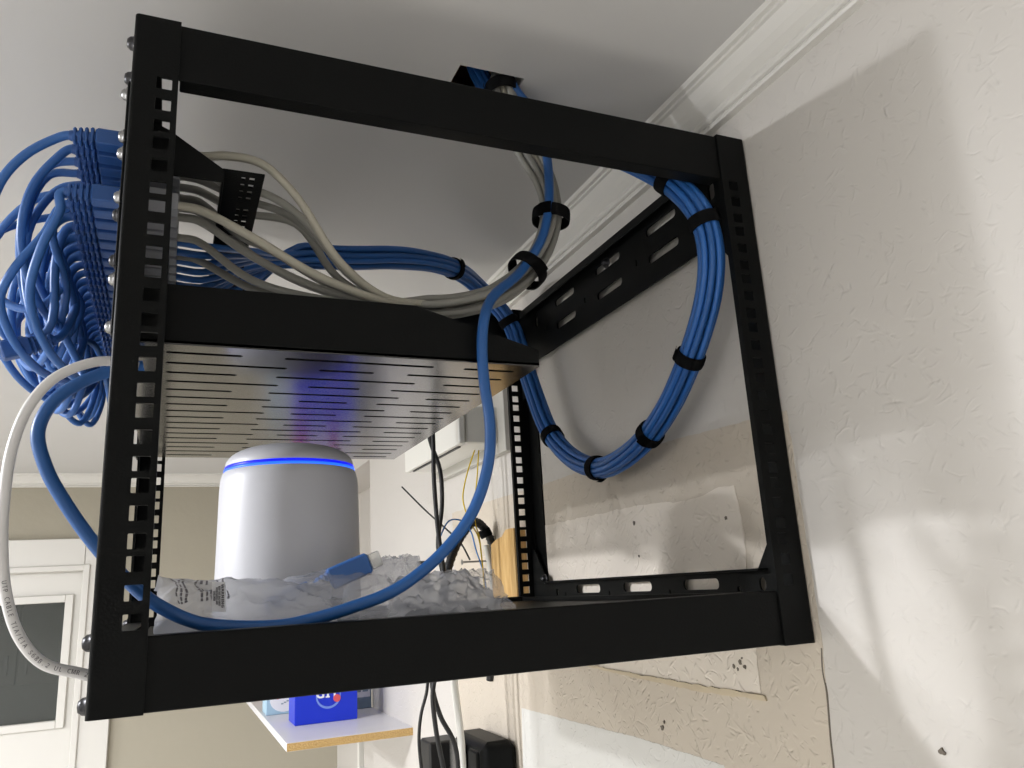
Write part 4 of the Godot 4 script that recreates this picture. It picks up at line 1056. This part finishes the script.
# ------------------------------------------------------------------ laundry shelf beyond the rack
func build_laundry_shelf():
	var y := -0.602
	var z0 := -1.1525
	var t := thing("laundry_shelf", "white melamine wall shelf with a raw chipboard end", "shelf", Vector3(0.36, y - 0.0155, -1.5))
	var mb := MB.new(); mb.box(Vector3(0.2395, y - 0.0155, -2.05), Vector3(XW, y, z0 - 0.0006), 0.0005); part("board", mb, mats.melamine, t)
	mb = MB.new(); mb.box(Vector3(0.2400, y - 0.0150, z0 - 0.001), Vector3(XW, y - 0.0008, z0)); part("raw_edge", mb, mats.chipboard, t, "raw chipboard edge")
	# bracket
	mb = MB.new(); mb.box(Vector3(XW - 0.012, y - 0.24, -1.62), Vector3(XW, y - 0.0155, -1.60), 0.001); mb.box(Vector3(0.28, y - 0.022, -1.62), Vector3(XW, y - 0.0155, -1.60), 0.001); part("bracket", mb, mats.plastic_white, t)
	# blue detergent box
	var a := py(294.5, 726.5, y); var b := py(357, 718.5, y)
	var tb := thing("detergent_box", "bright blue detergent box with a round white logo on the wall shelf", "box", Vector3((a.x + b.x) / 2, y, a.z - 0.06))
	mb = MB.new(); mb.box(Vector3(a.x, y + 0.0002, a.z - 0.09), Vector3(b.x, y + 0.21, a.z), 0.0015); part("carton", mb, mats.soap_blue, tb)
	var w := b.x - a.x
	var cx := a.x + w * 0.53; var cy := y + 0.054
	mb = MB.new()
	for k in 40:                                                   # ring of the logo
		var a0 := TAU * k / 40; var a1 := TAU * (k + 1) / 40
		var f := func(an: float, s: float) -> Vector3: return Vector3(cx + cos(an) * w * 0.20 * s, cy + sin(an) * 0.026 * s, a.z + 0.0006)
		var in0 := 0.82 + 0.14 * (0.5 + 0.5 * sin(a0)); var in1 := 0.82 + 0.14 * (0.5 + 0.5 * sin(a1))
		mb.quad(f.call(a0, 1.0), f.call(a1, 1.0), f.call(a1, in1), f.call(a0, in0), Vector3(0, 0, 1))
	part("logo_ring", mb, mats.print_sky, tb)
	var tm := TextMesh.new(); var fo := SystemFont.new(); fo.font_names = PackedStringArray(["Droid Sans"]); fo.font_weight = 700; tm.font = fo; tm.font_size = 32; tm.pixel_size = 0.00092; tm.depth = 0.0006; tm.text = "GIT"
	var mi := MeshInstance3D.new(); mi.name = "lettering"; mi.mesh = tm; mi.material_override = mats.print_white; tb.add_child(mi, true)
	mi.position = Vector3(cx - 0.004, cy + 0.007, a.z + 0.0012) - base_of(tb)
	mb = MB.new(); mb.lathe(Transform3D(Basis(Vector3(1, 0, 0), Vector3(0, 0, 1), Vector3(0, -1, 0)), Vector3(cx + w * 0.135, cy - 0.006, a.z + 0.001)), [Vector2(0.008, 0), Vector2(0.008, 0.0009), Vector2(0.008, 0.0009), Vector2(0, 0.0009)], 16); part("badge", mb, mats.print_red, tb, "small pink round badge")
	# pale box with an oval label
	var c := py(266, 716, y); var d := py(296, 713, y)
	tb = thing("dryer_sheet_box", "pale blue box with a white oval label behind the bright blue box", "box", Vector3((c.x + d.x) / 2, y, c.z - 0.04))
	mb = MB.new(); mb.box(Vector3(c.x, y + 0.0002, c.z - 0.08), Vector3(c.x + 0.105, y + 0.12, c.z), 0.0015); part("carton", mb, mats.soap_light, tb)
	var oval := PackedVector2Array()
	for k in 28: oval.append(Vector2(c.x + 0.042 + cos(TAU * k / 28) * 0.034, y + 0.034 + sin(TAU * k / 28) * 0.029))
	mb = MB.new(); mb.prism(oval, Transform3D(Basis(), Vector3(0, 0, c.z)), 0.0006); part("oval_label", mb, mats.print_white, tb)
	mb = MB.new()
	for k in 6: mb.box(Vector3(c.x + 0.024 + k * 0.0062, y + 0.034 + k * 0.0018, c.z + 0.0006), Vector3(c.x + 0.0285 + k * 0.0062, y + 0.041 + k * 0.0018, c.z + 0.001))
	part("printing", mb, mats.print_red, tb, "line of small red print")
	mb = MB.new()
	for k in 5: mb.box(Vector3(c.x + 0.034 + k * 0.0062, y + 0.022 + k * 0.0026, c.z + 0.0006), Vector3(c.x + 0.0395 + k * 0.0062, y + 0.0245 + k * 0.0026, c.z + 0.001))
	part("printing", mb, mats.soap_grey, tb, "line of grey script")
	# grey-blue box with a window behind
	var e := py(352, 710, y); var g := py(377, 707.5, y)
	tb = thing("windowed_box", "grey-blue box with a pale framed window at the back of the wall shelf", "box", Vector3((e.x + g.x) / 2, y, e.z - 0.05))
	mb = MB.new(); mb.box(Vector3(e.x, y + 0.0002, e.z - 0.10), Vector3(min(g.x, XW - 0.004), y + 0.15, e.z), 0.0015); part("carton", mb, mats.soap_grey, tb)
	mb = MB.new(); var ew: float = min(g.x, XW - 0.004) - e.x
	mb.plate(Transform3D(Basis(), Vector3(e.x + ew * 0.12, y + 0.026, e.z)), ew * 0.80, 0.075, 0.0008, [[ew * 0.10, ew * 0.34, 0.012, 0.062, 0.0], [ew * 0.42, ew * 0.70, 0.012, 0.062, 0.0]]); part("window_frame", mb, mats.print_white, tb)
	# red and white box farther back, mirrored by the shelf's underside
	tb = thing("red_box", "red and white box standing at the far end of the wall shelf", "box", Vector3(0.41, y, -1.88))
	mb = MB.new(); mb.box(Vector3(0.355, y + 0.0002, -1.95), Vector3(0.470, y + 0.24, -1.84), 0.0015); part("carton", mb, mats.soap_red, tb)
	mb = MB.new(); mb.box(Vector3(0.380, y + 0.03, -1.84), Vector3(0.445, y + 0.21, -1.8392)); part("front_print", mb, mats.print_white, tb)
